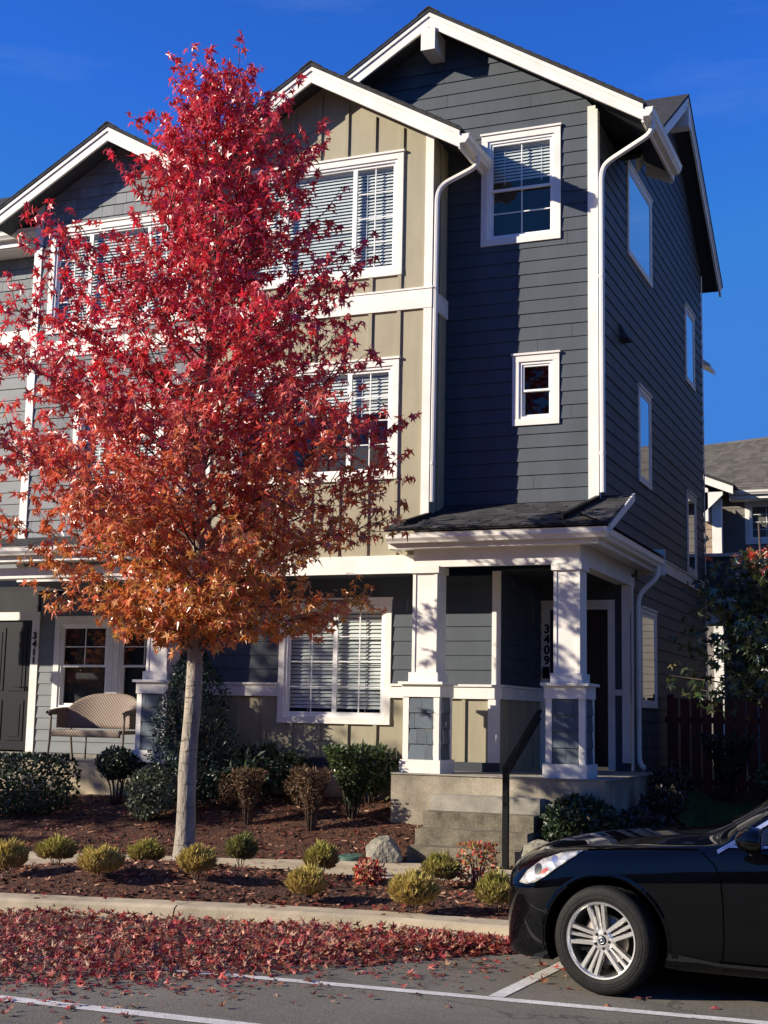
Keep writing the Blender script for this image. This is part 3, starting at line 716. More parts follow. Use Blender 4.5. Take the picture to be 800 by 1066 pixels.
def sheet(name, mat, xs, f0, f1, ny, zf, kind=True):
    mb = MB(); nx = len(xs); vs = []
    for x in xs:
        a, b = f0(x), f1(x)
        for j in range(ny+1):
            y = a+(b-a)*j/ny; vs.append((x, y, zf(x, y)))
    fs = [(i*(ny+1)+j, (i+1)*(ny+1)+j, (i+1)*(ny+1)+j+1, i*(ny+1)+j+1) for i in range(nx-1) for j in range(ny)]
    mb.faces(vs, fs); o = mb.build(name, mat, None, True); return struct(o) if kind else o
def rng(a, b, n): return [a+(b-a)*i/n for i in range(n+1)]
g = MB(); g.poly([(-400,-400,-.16),(400,-400,-.16),(400,400,-.16),(-400,400,-.16)]); struct(g.build('ground', M['soil']))
g = MB(); g.poly([(-200,-22,ZS),(200,-22,ZS),(200,-5,ZS),(-200,-5,ZS)]); struct(g.build('street', M['asph']))
sheet('planting_strip', M['mulch'], rng(-14,9,180), lambda x: cb(x)-.02, lambda x: wfr(x)+.02, 26, stripz)
sheet('walkway', M['conc'], rng(-14,9,120), lambda x: wfr(x)-.0, lambda x: wb(x)+.05, 3, lambda x, y: .012)
sheet('planting_bed', M['mulch'], rng(-14,-1.6,150), wb, lambda x: .02, 34, bedz)
sheet('planting_bed', M['mulch'], rng(-.45,9,110), lambda x: -2.02, lambda x: 4.6, 50, lambda x, y: bedz(x,y)-(.25 if x < .30 and y > -.8 else 0))
sheet('lawn', M['turf'], rng(.55,9,60), lambda x: .75+.15*ns(x,1), lambda x: 2.75+.2*ns(x,5), 14, lambda x, y: bedz(x,y)+.03)
g = MB(); g.poly([(-30,4.5,.5),(30,4.5,.5),(30,60,.6),(-30,60,.6)]); struct(g.build('back_yard', M['turf']))
# kerb as cast lengths with joints
k = MB(); x = -14
while x < 9:
    x1 = min(9, x+3.0); xs = rng(x+.006, x1-.006, 6)
    for a, b in zip(xs, xs[1:]):
        A = [(a, cb(a), .022), (a, cb(a)-.29, .022), (a, cb(a)-.33, .0), (a, cb(a)-.36, -.12), (a, cb(a), -.12)]
        B = [(b, cb(b), .022), (b, cb(b)-.29, .022), (b, cb(b)-.33, .0), (b, cb(b)-.36, -.12), (b, cb(b), -.12)]
        for i in range(4): k.poly([A[i], A[i+1], B[i+1], B[i]])
    x = x1
struct(k.build('kerb', M['conc']))
def stripe(name, pts, w, z=ZS+.004):
    m = MB()
    for a, b in zip(pts, pts[1:]):
        a = Vector((*a, z)); b = Vector((*b, z)); d = (b-a).normalized(); q = Vector((-d.y, d.x, 0))*w/2
        n = max(1, int((b-a).length/.25))
        for i in range(n):
            p0 = a.lerp(b, i/n); p1 = a.lerp(b, (i+1)/n); m.poly([p0-q, p1-q, p1+q, p0+q])
    return struct(m.build(name, M['paint']))
stripe('road_line', [(-30,-10.0),(-1.2,-9.69),(.45,-9.66),(.95,-9.66)], .12)
stripe('parking_line', [(-30,-9.0),(-.55,-8.42),(2.95,-8.24),(30,-6.9)], .10)
stripe('parking_line', [(1.35,-8.26),(1.46,-6.2)], .10)
MR = dict(street=ZS)

# ================================================================== LEAVES AND PLANTS
def star():
    pts = [(0,-.08)]
    for a, r in ((-128,.62),(-95,.30),(-64,.88),(-32,.34),(0,1.0),(32,.34),(64,.88),(95,.30),(128,.62)):
        q = math.radians(a); pts.append((r*math.sin(q), r*math.cos(q)))
    return pts
STAR = star()
def add_star(mb, p, tip, nrm, size, col, curl=.25, fold=.2):
    tip = tip.normalized(); s = tip.cross(nrm)
    if s.length < 1e-3: s = tip.orthogonal()
    s.normalize(); n = s.cross(tip)
    vs = [p + tip*(.12*size)]
    for x, y in STAR:
        r2 = x*x+y*y; vs.append(p + s*(x*size) + tip*(y*size) + n*(-curl*r2*size + fold*abs(x)*size))
    k = len(STAR)
    mb.faces(vs, [(0, 1+i, 1+(i+1) % k) for i in range(k)], 0, col)
    
def faces_col(mb):  # faces() stores one colour per call; expand it per face
    pass
def rv(): 
    while True:
        v = Vector((R.uniform(-1,1),R.uniform(-1,1),R.uniform(-1,1)))
        if .05 < v.length < 1: return v.normalized()
def mixc(a, b, t): return tuple(x*(1-t)+y*t for x, y in zip(a, b))

def red_tree(base, label, seed, prof, height, left=1.0, right=1.0, nbr=118, trunk_r=.094, zlow=2.35):
    global R
    keep = R; R = random.Random(seed)
    t = thing('sweetgum_tree', label, 'tree', base, 0, 'red street trees')
    lead = [Vector((0,0,-.15)), Vector((.015,0,.0)), Vector((.03,0,1.0)), Vector((.05,.02,2.2)), Vector((.03,.0,4.0)), Vector((.10,-.02,6.0)), Vector((.20,0,height))]
    rad = [trunk_r*1.25, trunk_r*1.05, trunk_r*.93, trunk_r*.82, trunk_r*.55, trunk_r*.3, .006]
    def lp(z):
        for a, b, ra, rb in zip(lead, lead[1:], rad, rad[1:]):
            if z <= b.z: 
                q = (z-a.z)/(b.z-a.z); return a.lerp(b, q), ra+(rb-ra)*q
        return lead[-1], .006
    tk = MB(); tw = MB(); lf = MB()
    zz = [-.15,0,.1,.3,.6]+[.6+.2*i for i in range(1, int((height-.7)/.2))]+[height]
    tk.tube([lp(z)[0]+Vector((.006*math.sin(z*5),.006*math.cos(z*4),0)) for z in zz], [lp(z)[1]*(1+.28*math.exp(-max(0,z+.05)*7))*(1+.03*math.sin(z*9)) for z in zz], 14)
    rp = pl(prof)
    def leafcol(p):
        z = p.z; tt = min(1, max(0, (z-2.55)/2.6)) + R.uniform(-.22,.22) - .10*max(0, p.x)*(z < 4)
        hi = R.choice(((.74,.035,.065),(.62,.022,.05),(.42,.014,.035),(.80,.09,.11),(.68,.025,.04)))
        mid = R.choice(((.66,.085,.06),(.70,.14,.06),(.48,.05,.04),(.76,.17,.10)))
        lo = R.choice(((.64,.25,.045),(.50,.21,.04),(.72,.24,.07),(.40,.23,.04),(.68,.33,.09),(.70,.17,.08)))
        c = mixc(lo, mid, min(1,max(0,tt*2))) if tt < .5 else mixc(mid, hi, min(1,tt*2-1))
        v = R.uniform(.8,1.2); return tuple(min(.8, x*v) for x in c)
    def put_leaf(p, out, sc=1.0):
        d = (out*.55+Vector((0,0,-.55))+rv()*.6).normalized(); n = (Vector((0,0,.7))+out*.55+rv()*.75)
        q = p + d*.035
        add_star(lf, q, d, n, R.choice((.05,.06,.068,.075,.082,.092))*sc, leafcol(p), R.uniform(-.05,.9), R.uniform(-.1,.55))
    def twig(p, d, L, r):
        pts = [p]; n = max(3, int(L/.09)); v = d.normalized()
        for i in range(n):
            v = (v+rv()*.16+Vector((0,0,.05))).normalized(); pts.append(pts[-1]+v*(L/n))
        tw.tube(pts, [r*(1-.75*i/n) for i in range(n+1)], 4, cap=False)
        for i in range(1, n+1):
            o = Vector((pts[i].x, pts[i].y, 0)); o = (o.normalized()*.6+rv()*.7).normalized()
            for _ in range((2 if R.random() < .75 else 3) if i < n else 4): put_leaf(pts[i]+rv()*.03, (o+rv()*.8).normalized())
    for i in range(nbr):
        f = i/nbr; z0 = 2.0+(height-2.5)*(f**1.45)
        az = i*2.39996+R.uniform(-.3,.3); ca, sa = math.cos(az), math.sin(az)
        p0, r0 = lp(z0)
        rise_k = .35+.9*f
        zr = z0
        for _ in range(6):
            rr = rp(zr); zr = z0+rr*rise_k*.8
        asym = (left if ca < 0 else right); asym = (1+(min(asym,1.08) if zr < 3.25 else asym)*abs(ca)-abs(ca)) if zr < 6.5 else (.75+.25*ca*ca if ca < 0 and zr > 6.7 else 1.0)
        rr = max(.12, rp(zr)*asym*R.choice((.55,.8,.95,1.0,1.0)))
        end = Vector((p0.x+rr*ca, p0.y+rr*sa, min(height-.1, zr+R.uniform(-.1,.2))))
        if f < .16: end.z = max(zlow+.05, end.z-R.uniform(.0,.35))
        midp = p0.lerp(end, .5)+Vector((0,0,(-.05+.12*rr)*(1 if f > .12 else 1.3)))
        n = 8; pts = []
        for k_ in range(n+1):
            q = k_/n; pts.append(p0*(1-q)**2+midp*2*q*(1-q)+end*q*q+rv()*.02)
        rb = min(r0*.5, .016)
        tw.tube(pts, [rb*.8*(1-.82*k_/n) for k_ in range(n+1)], 5, cap=False)
        L = (end-p0).length
        nt_ = int(6+L*(11.0 if f < .45 else 7.6))
        for k_ in range(nt_):
            q = .16+.84*(k_+R.random())/nt_; j = min(n-1, int(q*n)); p = pts[j].lerp(pts[j+1], q*n-j)
            tan = (pts[j+1]-pts[j]).normalized(); d = (tan*.8+rv()*.9+Vector((0,0,.25 if p.z > 4 else -.02))).normalized()
            if p.z < 3.2 and d.z < -.15: d.z = -.15
            twig(p, d, R.uniform(.22,.55)*(1 if f < .8 else .7), .006)
        twig(pts[-1], (pts[-1]-pts[-2]), R.uniform(.25,.5), .006)
    # long upright leaders at the top
    for dx, h0, h1 in ((-.66,height-2.2,height-1.25),(-.40,height-2.0,height-.85),(-.16,height-1.7,height-.45),(.28,height-1.9,height-.5),(.50,height-2.1,height-.85),(.06,height-1.5,height-.35),(-.8,height-2.4,height-1.6),(.72,height-2.4,height-1.3)):
        a, _ = lp(h0-.5); dy = R.uniform(-.3,.3)
        pts = [a, a+Vector((dx*.6,dy*.6,.4)), a+Vector((dx*.95,dy*.9,h1-h0)), a+Vector((dx,dy,h1-h0+.5))]
        tw.tube(pts, [.012,.009,.006,.002], 5, cap=False)
        for k_ in range(34):
            q = .15+.85*k_/34; s_ = q*3; j = min(2, int(s_)); p = pts[j].lerp(pts[j+1], s_-j)
            put_leaf(p+rv()*.05, rv())
    tk.build('trunk', M['bark'], t, True); tw.build('branches', M['twig'], t, True); o = lf.build('crown', M['leaf'], t)
    R = keep
    return t
PROF = [(2.0,.3),(2.4,1.0),(2.9,1.75),(3.5,2.0),(4.1,1.98),(4.6,1.95),(5.1,1.75),(5.6,1.5),(6.1,1.38),(6.65,1.12),(7.16,.95),(7.67,.62),(8.1,.3),(8.4,.1)]
BASE = Vector((-3.08,-4.55,.17))
red_tree(BASE, 'young sweetgum tree with crimson to orange leaves and a pale trunk beside the walkway', 3, PROF, 8.38, 1.36, 1.0)
red_tree(Vector((-14.0,-6.2,.02)), 'further red sweetgum street tree left of the crimson one, beyond the bench', 11, PROF, 8.4, 1.0, 1.0, nbr=46)

# fallen leaves -----------------------------------------------------
def litter_col():
    c = R.choice(((.34,.03,.03),(.26,.022,.024),(.42,.055,.045),(.17,.02,.018),(.30,.07,.04),(.36,.13,.06),(.40,.22,.12),(.16,.04,.025),(.50,.16,.12),(.20,.09,.05),(.48,.28,.17),(.24,.03,.03),(.33,.045,.035)))
    v = R.uniform(.7,1.25); return tuple(x*v for x in c)
lt = MB()
pile_front = pl([(-14,-10.2),(-3,-9.9),(-1.5,-9.55),(-1.0,-9.25),(-.2,-8.35),(.1,-7.9),(.6,-7.15),(1.1,-6.6),(1.5,-6.3)])
def drop(x, y, z, flat_=.6, sz=None):
    n = (Vector((0,0,1))+rv()*R.uniform(.1,.9)*(1.3-flat_)*1.25).normalized(); tip = rv(); tip = (tip-n*tip.dot(n))
    if tip.length < .05: tip = n.orthogonal()
    add_star(lt, Vector((x,y,z)), tip, n, sz or R.choice((.024,.03,.036,.042,.05,.058)), litter_col(), R.uniform(-.6,.9), R.uniform(-.2,.6))
cnt = 0
while cnt < 15500:
    x = R.uniform(-5.5,1.45); yk = cb(x)-.34; yf = pile_front(x)
    t = R.random()**.8; y = yk+(yf-yk)*t
    e_ = min(t/.10, (1-t)/.3, 1); 
    if R.random() > .25+.75*e_: continue
    thick = .13*max(0, e_)*(.55+.45*ns(x,y,1.3)+.25*ns(x,y,4))*(1 if x < .2 else max(0.1,(1.5-x)/1.3))
    drop(x, y, ZS+.012+R.random()*max(0,thick), .25); cnt += 1
for i in range(900):   # thin scatter on the asphalt
    x = R.uniform(-5,3.6); yf = pile_front(x); y = yf-abs(R.gauss(0,.7)); 
    if x > 1.0 and y > -6.1: y = R.uniform(-9.5,-6.4)
    drop(x, y, ZS+.014, .9)
for i in range(1500):   # on the planting strip, walk and beds
    x = R.uniform(-8,2.6); y = R.uniform(cb(x)-.28, -.3)
    if -1.7 < x < -.34 and y > -2.0: continue
    if y > wb(x): z = bedz(x,y)
    elif y > wfr(x): z = .014; 
    else: z = max(stripz(x,y), .02)
    if wfr(x) < y < wb(x) and R.random() < .7: continue
    if x > .3 and y > .7 : continue
    drop(x, y, z+.012, .8, R.uniform(.035,.065))
for i in range(160):
    x = R.uniform(.4,4.0); y = R.uniform(-1.9,3.8); drop(x, y, bedz(x,y)+.05, .8, R.uniform(.03,.06))
stuff(lt.build('fallen_leaves', M['litter']), 'drift of red fallen leaves along the kerb and over the beds', 'leaves')
ch = MB()
for i in range(9000):
    x = R.uniform(-8,3); 
    if R.random() < .55: y = R.uniform(cb(x)+.02, wfr(x)-.02); z = stripz(x,y)
    else:
        y = R.uniform(wb(x), -.05)
        if -1.72 < x < -.33: continue
        z = bedz(x,y)
    d = rv(); d.z *= .35; d.normalize(); s_ = d.orthogonal()+rv()*.3; s_.normalize(); L = R.uniform(.012,.04); W = R.uniform(.004,.010)
    p = Vector((x,y,z+.008)); v = R.uniform(.5,1.6); c = (.12*v,.048*v,.028*v) if R.random() < .8 else (.30*v,.17*v,.11*v)
    ch.poly([p-d*L-s_*W, p+d*L-s_*W, p+d*L+s_*W, p-d*L+s_*W], 0, c)
stuff(ch.build('bark_chips', tint_mat('bark_chip', .95, .2, .2, 60, .2)), 'reddish brown bark chips covering the planting beds', 'mulch')
gb = MB()
for i in range(9000):
    x = R.uniform(.6,4.5); y = R.uniform(.72,2.8); z = bedz(x,y)+.025
    d = Vector((R.gauss(0,.35),R.gauss(0,.35),1)).normalized(); s_ = Vector((R.uniform(-1,1),R.uniform(-1,1),0)).normalized()*.004
    h = R.uniform(.03,.07); v = R.uniform(.6,1.4); p = Vector((x,y,z))
    gb.poly([p-s_, p+s_, p+d*h], 0, (.07*v,.14*v,.028*v))
stuff(gb.build('lawn_grass', M['needle']), 'small patch of dark green lawn beyond the parked car', 'grass')

# shrubs -------------------------------------------------------------
def blade(mb, p, d, L, w, c):
    s = d.orthogonal(); a = R.uniform(0, 2*PI); s = (Matrix.Rotation(a, 3, d) @ s).normalized()*w
    m_ = p+d*L*.55; mb.poly([p-s*.5, m_-s, p+d*L, m_+s, p+s*.5], 0, c)
def leaf4(mb, p, tip, n, L, w, c, cup=.15):
    tip = tip.normalized(); s = tip.cross(n); 
    if s.length < 1e-3: s = tip.orthogonal()
    s.normalize(); n = s.cross(tip)
    mb.faces([p, p+tip*L*.5+s*w+n*cup*w, p+tip*L, p+tip*L*.5-s*w+n*cup*w], [(0,1,2),(0,2,3)], 0, c)
def mound(cA, cB, seed, n=2600):
    """clipped heather-like mound, unit size: radius .5, height 1"""
    r0 = random.Random(seed); mb = MB()
    for i in range(n):
        th = r0.uniform(0,2*PI); u = r0.uniform(-.15,1.0); 
        rr = math.sqrt(max(0,1-max(0,u)**2.6)); rr *= 1 if u > .15 else .72+.28*max(0,(u+.15)/.3)
        d = Vector((rr*math.cos(th), rr*math.sin(th), max(.12,u))); 
        p = Vector((.5*rr*math.cos(th), .5*rr*math.sin(th), .45+.5*u))*1.0
        k = 1+.24*noise.noise(p*4.3+Vector((seed,0,0))); p = Vector((p.x*k,p.y*k,max(.02,p.z*k)))
        q = p*r0.uniform(.62,.88); q.z = p.z*r0.uniform(.7,.9)
        dd = (p-q).normalized()+Vector((r0.gauss(0,.35),r0.gauss(0,.35),r0.gauss(0,.3)+.35)); dd.normalize()
        t = min(1,max(0,p.z*1.15-.1+r0.uniform(-.25,.25))); v = r0.uniform(.65,1.25)
        c = tuple(x*v for x in mixc(cB, cA, t))
        blade(mb, q, dd, r0.uniform(.14,.26), .017, c)
    return mb
mA = mound((.52,.42,.11), (.40,.25,.11), 5); mB_ = mound((.19,.20,.055), (.20,.15,.07), 8); mC = mound((.36,.33,.075), (.30,.20,.09), 9)
smalls = [  # x, y, width, height, kind, label
 (-3.97,-6.11,.34,.34,0,'straw-tipped clipped mound at the left picture edge beside the kerb'),
 (-4.25,-5.00,.42,.30,2,'yellow-green clipped mound along the walkway, second from the left'),
 (-3.06,-6.00,.42,.31,0,'golden clipped mound near the kerb, left of and in front of the tree trunk'),
 (-3.45,-4.62,.38,.29,2,'yellow-green mound touching the left side of the tree trunk'),
 (-2.30,-5.62,.36,.32,0,'golden mound by the kerb just right of the tree trunk'),
 (-2.41,-4.58,.33,.34,1,'dark olive clipped mound by the walkway, right of the tree trunk'),
 (-1.13,-5.78,.36,.32,0,'golden mound in front of the greener one, between the round lid and the kerb'),
 (-1.55,-4.60,.34,.34,2,'greener mound tucked behind a golden one, just below the round green lid'),
 (-.13,-5.86,.42,.36,0,'largest golden mound by the kerb, in front of the concrete steps'),
 (-.42,-4.40,.35,.33,2,'squarish yellow-green mound by the walkway in front of the steps'),
 (.51,-5.60,.37,.35,2,'green-gold mound beside the front bumper of the parked car')]
protos = {}
for (x, y, w_, h_, kd, lab) in smalls:
    if kd not in protos:
        o = thing('clipped_shrub', lab, 'shrub', (0,0,0)); (mA,mB_,mC)[kd if kd < 2 else 2].build('foliage', M['needle'], o); protos[kd] = o
        st_ = MB()
        for a in range(7):
            q = a*.9; st_.tube([(0.03*math.cos(q),.03*math.sin(q),-.05),(.2*math.cos(q),.2*math.sin(q),.5)], [.012,.006], 4)
        st_.build('stems', M['twig'], o)
    else:
        o = copy_tree(protos[kd]); o['label'] = lab
    o['group'] = 'small clipped shrubs in the planting strip'
    o.location = (x, y, stripz(x,y)-.01); o.scale = (w_*.98, w_*.98, h_*.98); o.rotation_euler = (0,0,x*7.1)
def shrub(name, label, loc, w, h, col, n=1500, L=.055, lw=.014, shape='ball', stem=.2, seed=0, dens=1.0, glints=None, mat='green', d=None, group=None):
    global R
    keep = R; R = random.Random(seed+100)
    t = thing(name, label, 'shrub', loc, 0, group); mb = MB(); sm = MB(); d = d or w
    lumps = [(rv(), R.uniform(.16,.32)) for _ in range(11)]
    z0 = stem*h
    for i in range(n):
        v = rv(); r = R.uniform(.35,1)**.45
        k = 1.0
        for lv, la in lumps:
            dt = v.dot(lv)
            if dt > .72: k += la*(dt-.72)*2.2
        k = .86*k
        p = v*r*k
        if shape == 'cone': 
            u = R.random()**1.4; th = R.uniform(0,2*PI); q = (1-u)**.5*(1+.22*math.sin(th*3+u*17)*.8+.15*ns(th*2,u*9))*R.uniform(.45,1)**.5
            pos = Vector((q*w/2*math.cos(th), q*d/2*math.sin(th), h*(.02+.98*u)))
            out = Vector((math.cos(th),math.sin(th),.35))
        elif shape == 'vase':
            u = R.random()**.6; th = R.uniform(0,2*PI); q = (.12+.88*u**1.1)*R.uniform(.3,1)**.5
            pos = Vector((q*w/2*math.cos(th), q*d/2*math.sin(th), h*(.15+.85*u))); out = Vector((math.cos(th)*.7,math.sin(th)*.7,.7))
        elif shape == 'box':
            p = Vector([max(-.82,min(.82,c*1.35)) for c in p]); pos = Vector((p.x*w/2*1.15,p.y*d/2*1.15,z0+(h-z0)*(.5+p.z*.58))); out = v
        else:
            pos = Vector((p.x*w/2, p.y*d/2, z0+(h-z0)*(.5+.5*p.z))); out = v
        pos.z = max(.02, pos.z)
        nn = (out+Vector((0,0,.5))+rv()*.8).normalized(); tip = (out*.6+rv()+Vector((0,0,.1))).normalized()
        v_ = R.uniform(.55,1.5); c = tuple(x*v_ for x in (R.choice(col) if isinstance(col[0], tuple) else col))
        leaf4(mb, pos, tip, nn, L*R.uniform(.7,1.3), lw*R.uniform(.8,1.2), c)
    for a in range(9):
        q = a*.7+seed; e_ = Vector((w*.30*math.cos(q), d*.30*math.sin(q), h*R.uniform(.55,.85)))
        sm.tube([(.03*math.cos(q),.03*math.sin(q),-.1), e_*.5+Vector((0,0,.02)), e_], [.014,.009,.004], 5)
    mb.build('foliage', M[mat], t); sm.build('stems', M['twig'], t, True)
    R = keep; return t
DG = ((.022,.042,.014),(.03,.055,.018),(.016,.032,.012),(.04,.06,.025)); LG = ((.05,.085,.02),(.035,.065,.018),(.075,.10,.03)); BRN = ((.14,.075,.04),(.11,.06,.03),(.17,.10,.05),(.08,.05,.03))
def at(x, y): return (x, y, bedz(x,y)-.02)
shrub('evergreen_shrub', 'wide dark evergreen shrub at the left edge below the porch door', at(-7.0,-1.75), 0.88, .72, DG, 3400, .06, .018, 'box', .02, 1)
shrub('evergreen_shrub', 'round clipped dark shrub on bare stems in front of the bench', at(-6.1,-1.15), .58, .74, DG, 2600, .05, .015, 'ball', .42, 2)
shrub('variegated_shrub', 'speckled grey-green rounded shrub just left of the tree trunk', at(-5.2,-1.75), .74, .72, ((.05,.07,.035),(.08,.10,.055),(.03,.05,.02),(.16,.17,.10)), 2300, .05, .016, 'ball', .05, 3)
shrub('conifer_shrub', 'tall dark cone-shaped conifer behind the tree trunk', (-5.22,-.75,.42), 1.40, 2.0, ((.016,.038,.020),(.022,.048,.024),(.012,.028,.015)), 9000, .06, .012, 'cone', 0, 4)
shrub('rhododendron', 'broad-leaved dark green shrub under the left side of the front window', at(-4.3,-.45), 1.15, .66, ((.03,.055,.022),(.045,.075,.03),(.02,.038,.015)), 900, .13, .026, 'ball', .2, 5)
shrub('dry_shrub', 'dry brown upright shrub in the mulch, nearest the right side of the tree trunk', at(-3.95,-1.55), .46, .66, BRN, 1500, .06, .010, 'vase', .1, 6, mat='needle')
shrub('dry_shrub', 'smaller dry brown shrub just behind and left of another, right of the trunk', at(-4.45,-1.0), .40, .52, BRN, 1000, .055, .010, 'ball', .1, 7, mat='needle')
shrub('dry_shrub', 'tall brown flat-topped shrub left of the bright green shrub', at(-3.12,-1.5), .50, .72, BRN, 1800, .055, .010, 'vase', .1, 8, mat='needle')
shrub('dry_shrub', 'brown shrub half hidden behind the tall flat-topped brown one below the window', at(-3.62,-.75), .44, .52, BRN, 1000, .055, .010, 'ball', .1, 9, mat='needle')
shrub('green_shrub', 'bright green bushy shrub under the right side of the front window', at(-2.80,-1.0), .78, .86, LG, 3600, .06, .017, 'vase', .05, 10)
shrub('rhododendron', 'leafy low shrub behind the bright green bush at the window corner', at(-2.85,-.40), .85, .72, ((.035,.065,.022),(.05,.085,.03)), 700, .12, .026, 'ball', .2, 15)
shrub('evergreen_shrub', 'dark round evergreen beside the porch steps, behind the car bonnet', at(.08,-1.25), .92, .70, DG, 3800, .075, .020, 'ball', .15, 11)
shrub('vase_shrub', 'vase-shaped dark shrub narrowing to bare stems in front of the red fence', at(1.10,3.05), .80, .92, ((.03,.05,.02),(.022,.04,.016)), 1700, .06, .020, 'vase', .1, 12)
shrub('pale_shrub', 'low pale-leaved shrub in front of the fence at the right edge', at(1.95,2.95), 1.0, .62, ((.10,.13,.06),(.06,.09,.035),(.15,.17,.09)), 900, .085, .030, 'ball', .1, 13)
o = shrub('nandina', 'low red-leaved nandina between the lid and the steps, smallest of the planting strip', (-1.04,-4.62,.03), .30, .27, ((.42,.04,.03),(.50,.10,.05),(.33,.03,.03),(.36,.2,.08)), 420, .05, .012, 'ball', .05, 14)
o = shrub('nandina', 'taller orange and green nandina in front of the stair post', (-.14,-4.15,.02), .30, .42, ((.45,.10,.04),(.42,.20,.06),(.2,.19,.04),(.5,.07,.05)), 700, .05, .012, 'box', .02, 16)
for j_, (x_, y_, w_, h_, lab) in enumerate(((.62,-.55,.62,.36,'low dark spreading plant at the corner of the porch slab'),(.72,.35,.55,.40,'low dark plant at the left end of the lawn, behind the evergreen by the steps'),(.62,1.35,.6,.42,'low dark plant against the side of the porch, below the downspout'))):
    shrub('groundcover_plant', lab, at(x_, y_), w_, h_, ((.02,.035,.014),(.035,.03,.02),(.05,.03,.02)), 900, .06, .018, 'ball', .0, 30+j_)
# boulders -----------------------------------------------------------
def boulder(label, loc, sx, sy, sz, seed):
    b = bmesh.new(); bmesh.ops.create_icosphere(b, subdivisions=4, radius=1)
    rr = random.Random(seed); pls = [(Vector((rr.uniform(-1,1),rr.uniform(-1,1),rr.uniform(-.6,1))).normalized(), rr.uniform(.62,.85)) for _ in range(11)]
    for v in b.verts:
        p = v.co.copy()
        for n_, d_ in pls:
            k_ = p.dot(n_)-d_
            if k_ > 0: p -= n_*k_*.92
        p += p.normalized()*.05*noise.noise(p*4+Vector((seed,0,0)))
        v.co = Vector((p.x*sx, p.y*sy, p.z*sz))
    me = bpy.data.meshes.new('boulder'); b.to_mesh(me); b.free(); me.materials.append(M['rock'])
    o = link('boulder', me); o.location = loc; tag(o, label, 'rock'); return o
boulder('pale grey boulder left of the bottom porch step', (-1.92,-2.16,.10), .27, .20, .22, 1)
boulder('flat grey stone between the stair post and the car headlight', (-.08,-2.05,.12), .30, .22, .22, 2)
boulder('small dark stone under the evergreen by the porch', (.62,-1.1,.14), .26, .2, .18, 3)
l = MB(); l.lathe([(0,.03),(.13,.028),(.145,.015),(.15,-.05)], 28); l.lathe([(.03,.034),(.032,.030),(.028,.030)], 14)
l.box(-.05,.05,-.008,.008,.028,.036); o = l.build('valve_lid', M['lid']); o.location = (-2.28,-2.22,.035); o.rotation_euler = (.06,0,.2); tag(o, 'round green utility lid set in the mulch left of the boulder', 'lid')
# stair rail ----------------------------------------------------------
hr_ = thing('handrail', 'black metal stair rail with one square post beside the porch steps', 'handrail', (-.50,-2.14,.01))
def sq(mb, a, b, w, h=None):
    a = Vector(a); b = Vector(b); t = (b-a).normalized(); up = Vector((0,0,1)) if abs(t.z) < .9 else Vector((0,1,0)); s = t.cross(up).normalized()*w/2; u = s.cross(t).normalized()*(h or w)/2
    mb.faces([a-s-u,a+s-u,a+s+u,a-s+u,b-s-u,b+s-u,b+s+u,b-s+u], [(0,1,2,3),(7,6,5,4),(0,4,5,1),(1,5,6,2),(2,6,7,3),(3,7,4,0)])
p = MB(); sq(p, (0,0,0), (0,0,1.08), .062); p.build('post', M['metal'], hr_)
p = MB(); p.box(-.075,.075,-.075,.075,0,.012); p.build('base_plate', M['metal'], hr_)
p = MB(); sq(p, (0,-.03,1.07), (.10,.98,1.70), .05, .03); sq(p, (0,.0,.98), (.10,.98,1.61), .03, .03); p.build('rail', M['metal'], hr_)

# ================================================================== BENCH
wk = surf('wicker', (.21,.15,.105), .75, .2, 8, 0)
def wicker_mat():
    m, nt, out = new_mat('woven_wicker'); tc = N(nt,'ShaderNodeTexCoord'); 
    ck = N(nt,'ShaderNodeTexChecker'); ck.inputs['Scale'].default_value = 34; nt.links.new(tc.outputs['UV'], ck.inputs['Vector'])
    ck.inputs['Color1'].default_value = (.30,.225,.165,1); ck.inputs['Color2'].default_value = (.10,.068,.048,1)
    b = N(nt,'ShaderNodeBsdfPrincipled'); nt.links.new(ck.outputs['Color'], b.inputs['Base Color']); b.inputs['Roughness'].default_value = .7
    bp = N(nt,'ShaderNodeBump'); bp.inputs['Strength'].default_value = .6; bp.inputs['Distance'].default_value = .008; nt.links.new(ck.outputs['Fac'], bp.inputs['Height']); nt.links.new(bp.outputs[0], b.inputs['Normal'])
    nt.links.new(b.outputs[0], out.inputs[0]); return m
WK = wicker_mat()
def gridmesh(name, f, nu, nv, mat, parent, us=1.0, vs_=1.0, thick=.025):
    me = bpy.data.meshes.new(name); V = []; F = []; UV = []
    for i in range(nu+1):
        for j in range(nv+1): V.append(f(i/nu, j/nv))
    for i in range(nu):
        for j in range(nv): F.append((i*(nv+1)+j, (i+1)*(nv+1)+j, (i+1)*(nv+1)+j+1, i*(nv+1)+j+1))
    me.from_pydata([tuple(v) for v in V], [], F); me.materials.append(mat); uv = me.uv_layers.new(name='UVMap')
    for pz in me.polygons:
        for li in pz.loop_indices:
            vi = me.loops[li].vertex_index; uv.data[li].uv = ((vi//(nv+1))/nu*us, (vi % (nv+1))/nv*vs_)
    me.polygons.foreach_set('use_smooth', [True]*len(me.polygons)); me.update()
    o = link(name, me, parent); md = o.modifiers.new('thickness', 'SOLIDIFY'); md.thickness = thick; return o
bn = thing('wicker_bench', 'brown woven wicker loveseat on the left porch', 'bench', (-7.10,-.16,.942))
def backf(u, v):
    x = -.62+1.24*u; hgt = .46+.44*(1-abs(2*u-1)**3.2)**.8*1.0
    z = .40+(hgt-.0)*v*.55+.02; y = .20+.10*v-.18*abs(2*u-1)**3
    return Vector((x, y, z))
gridmesh('backrest', backf, 28, 10, WK, bn, 1.6, .6)
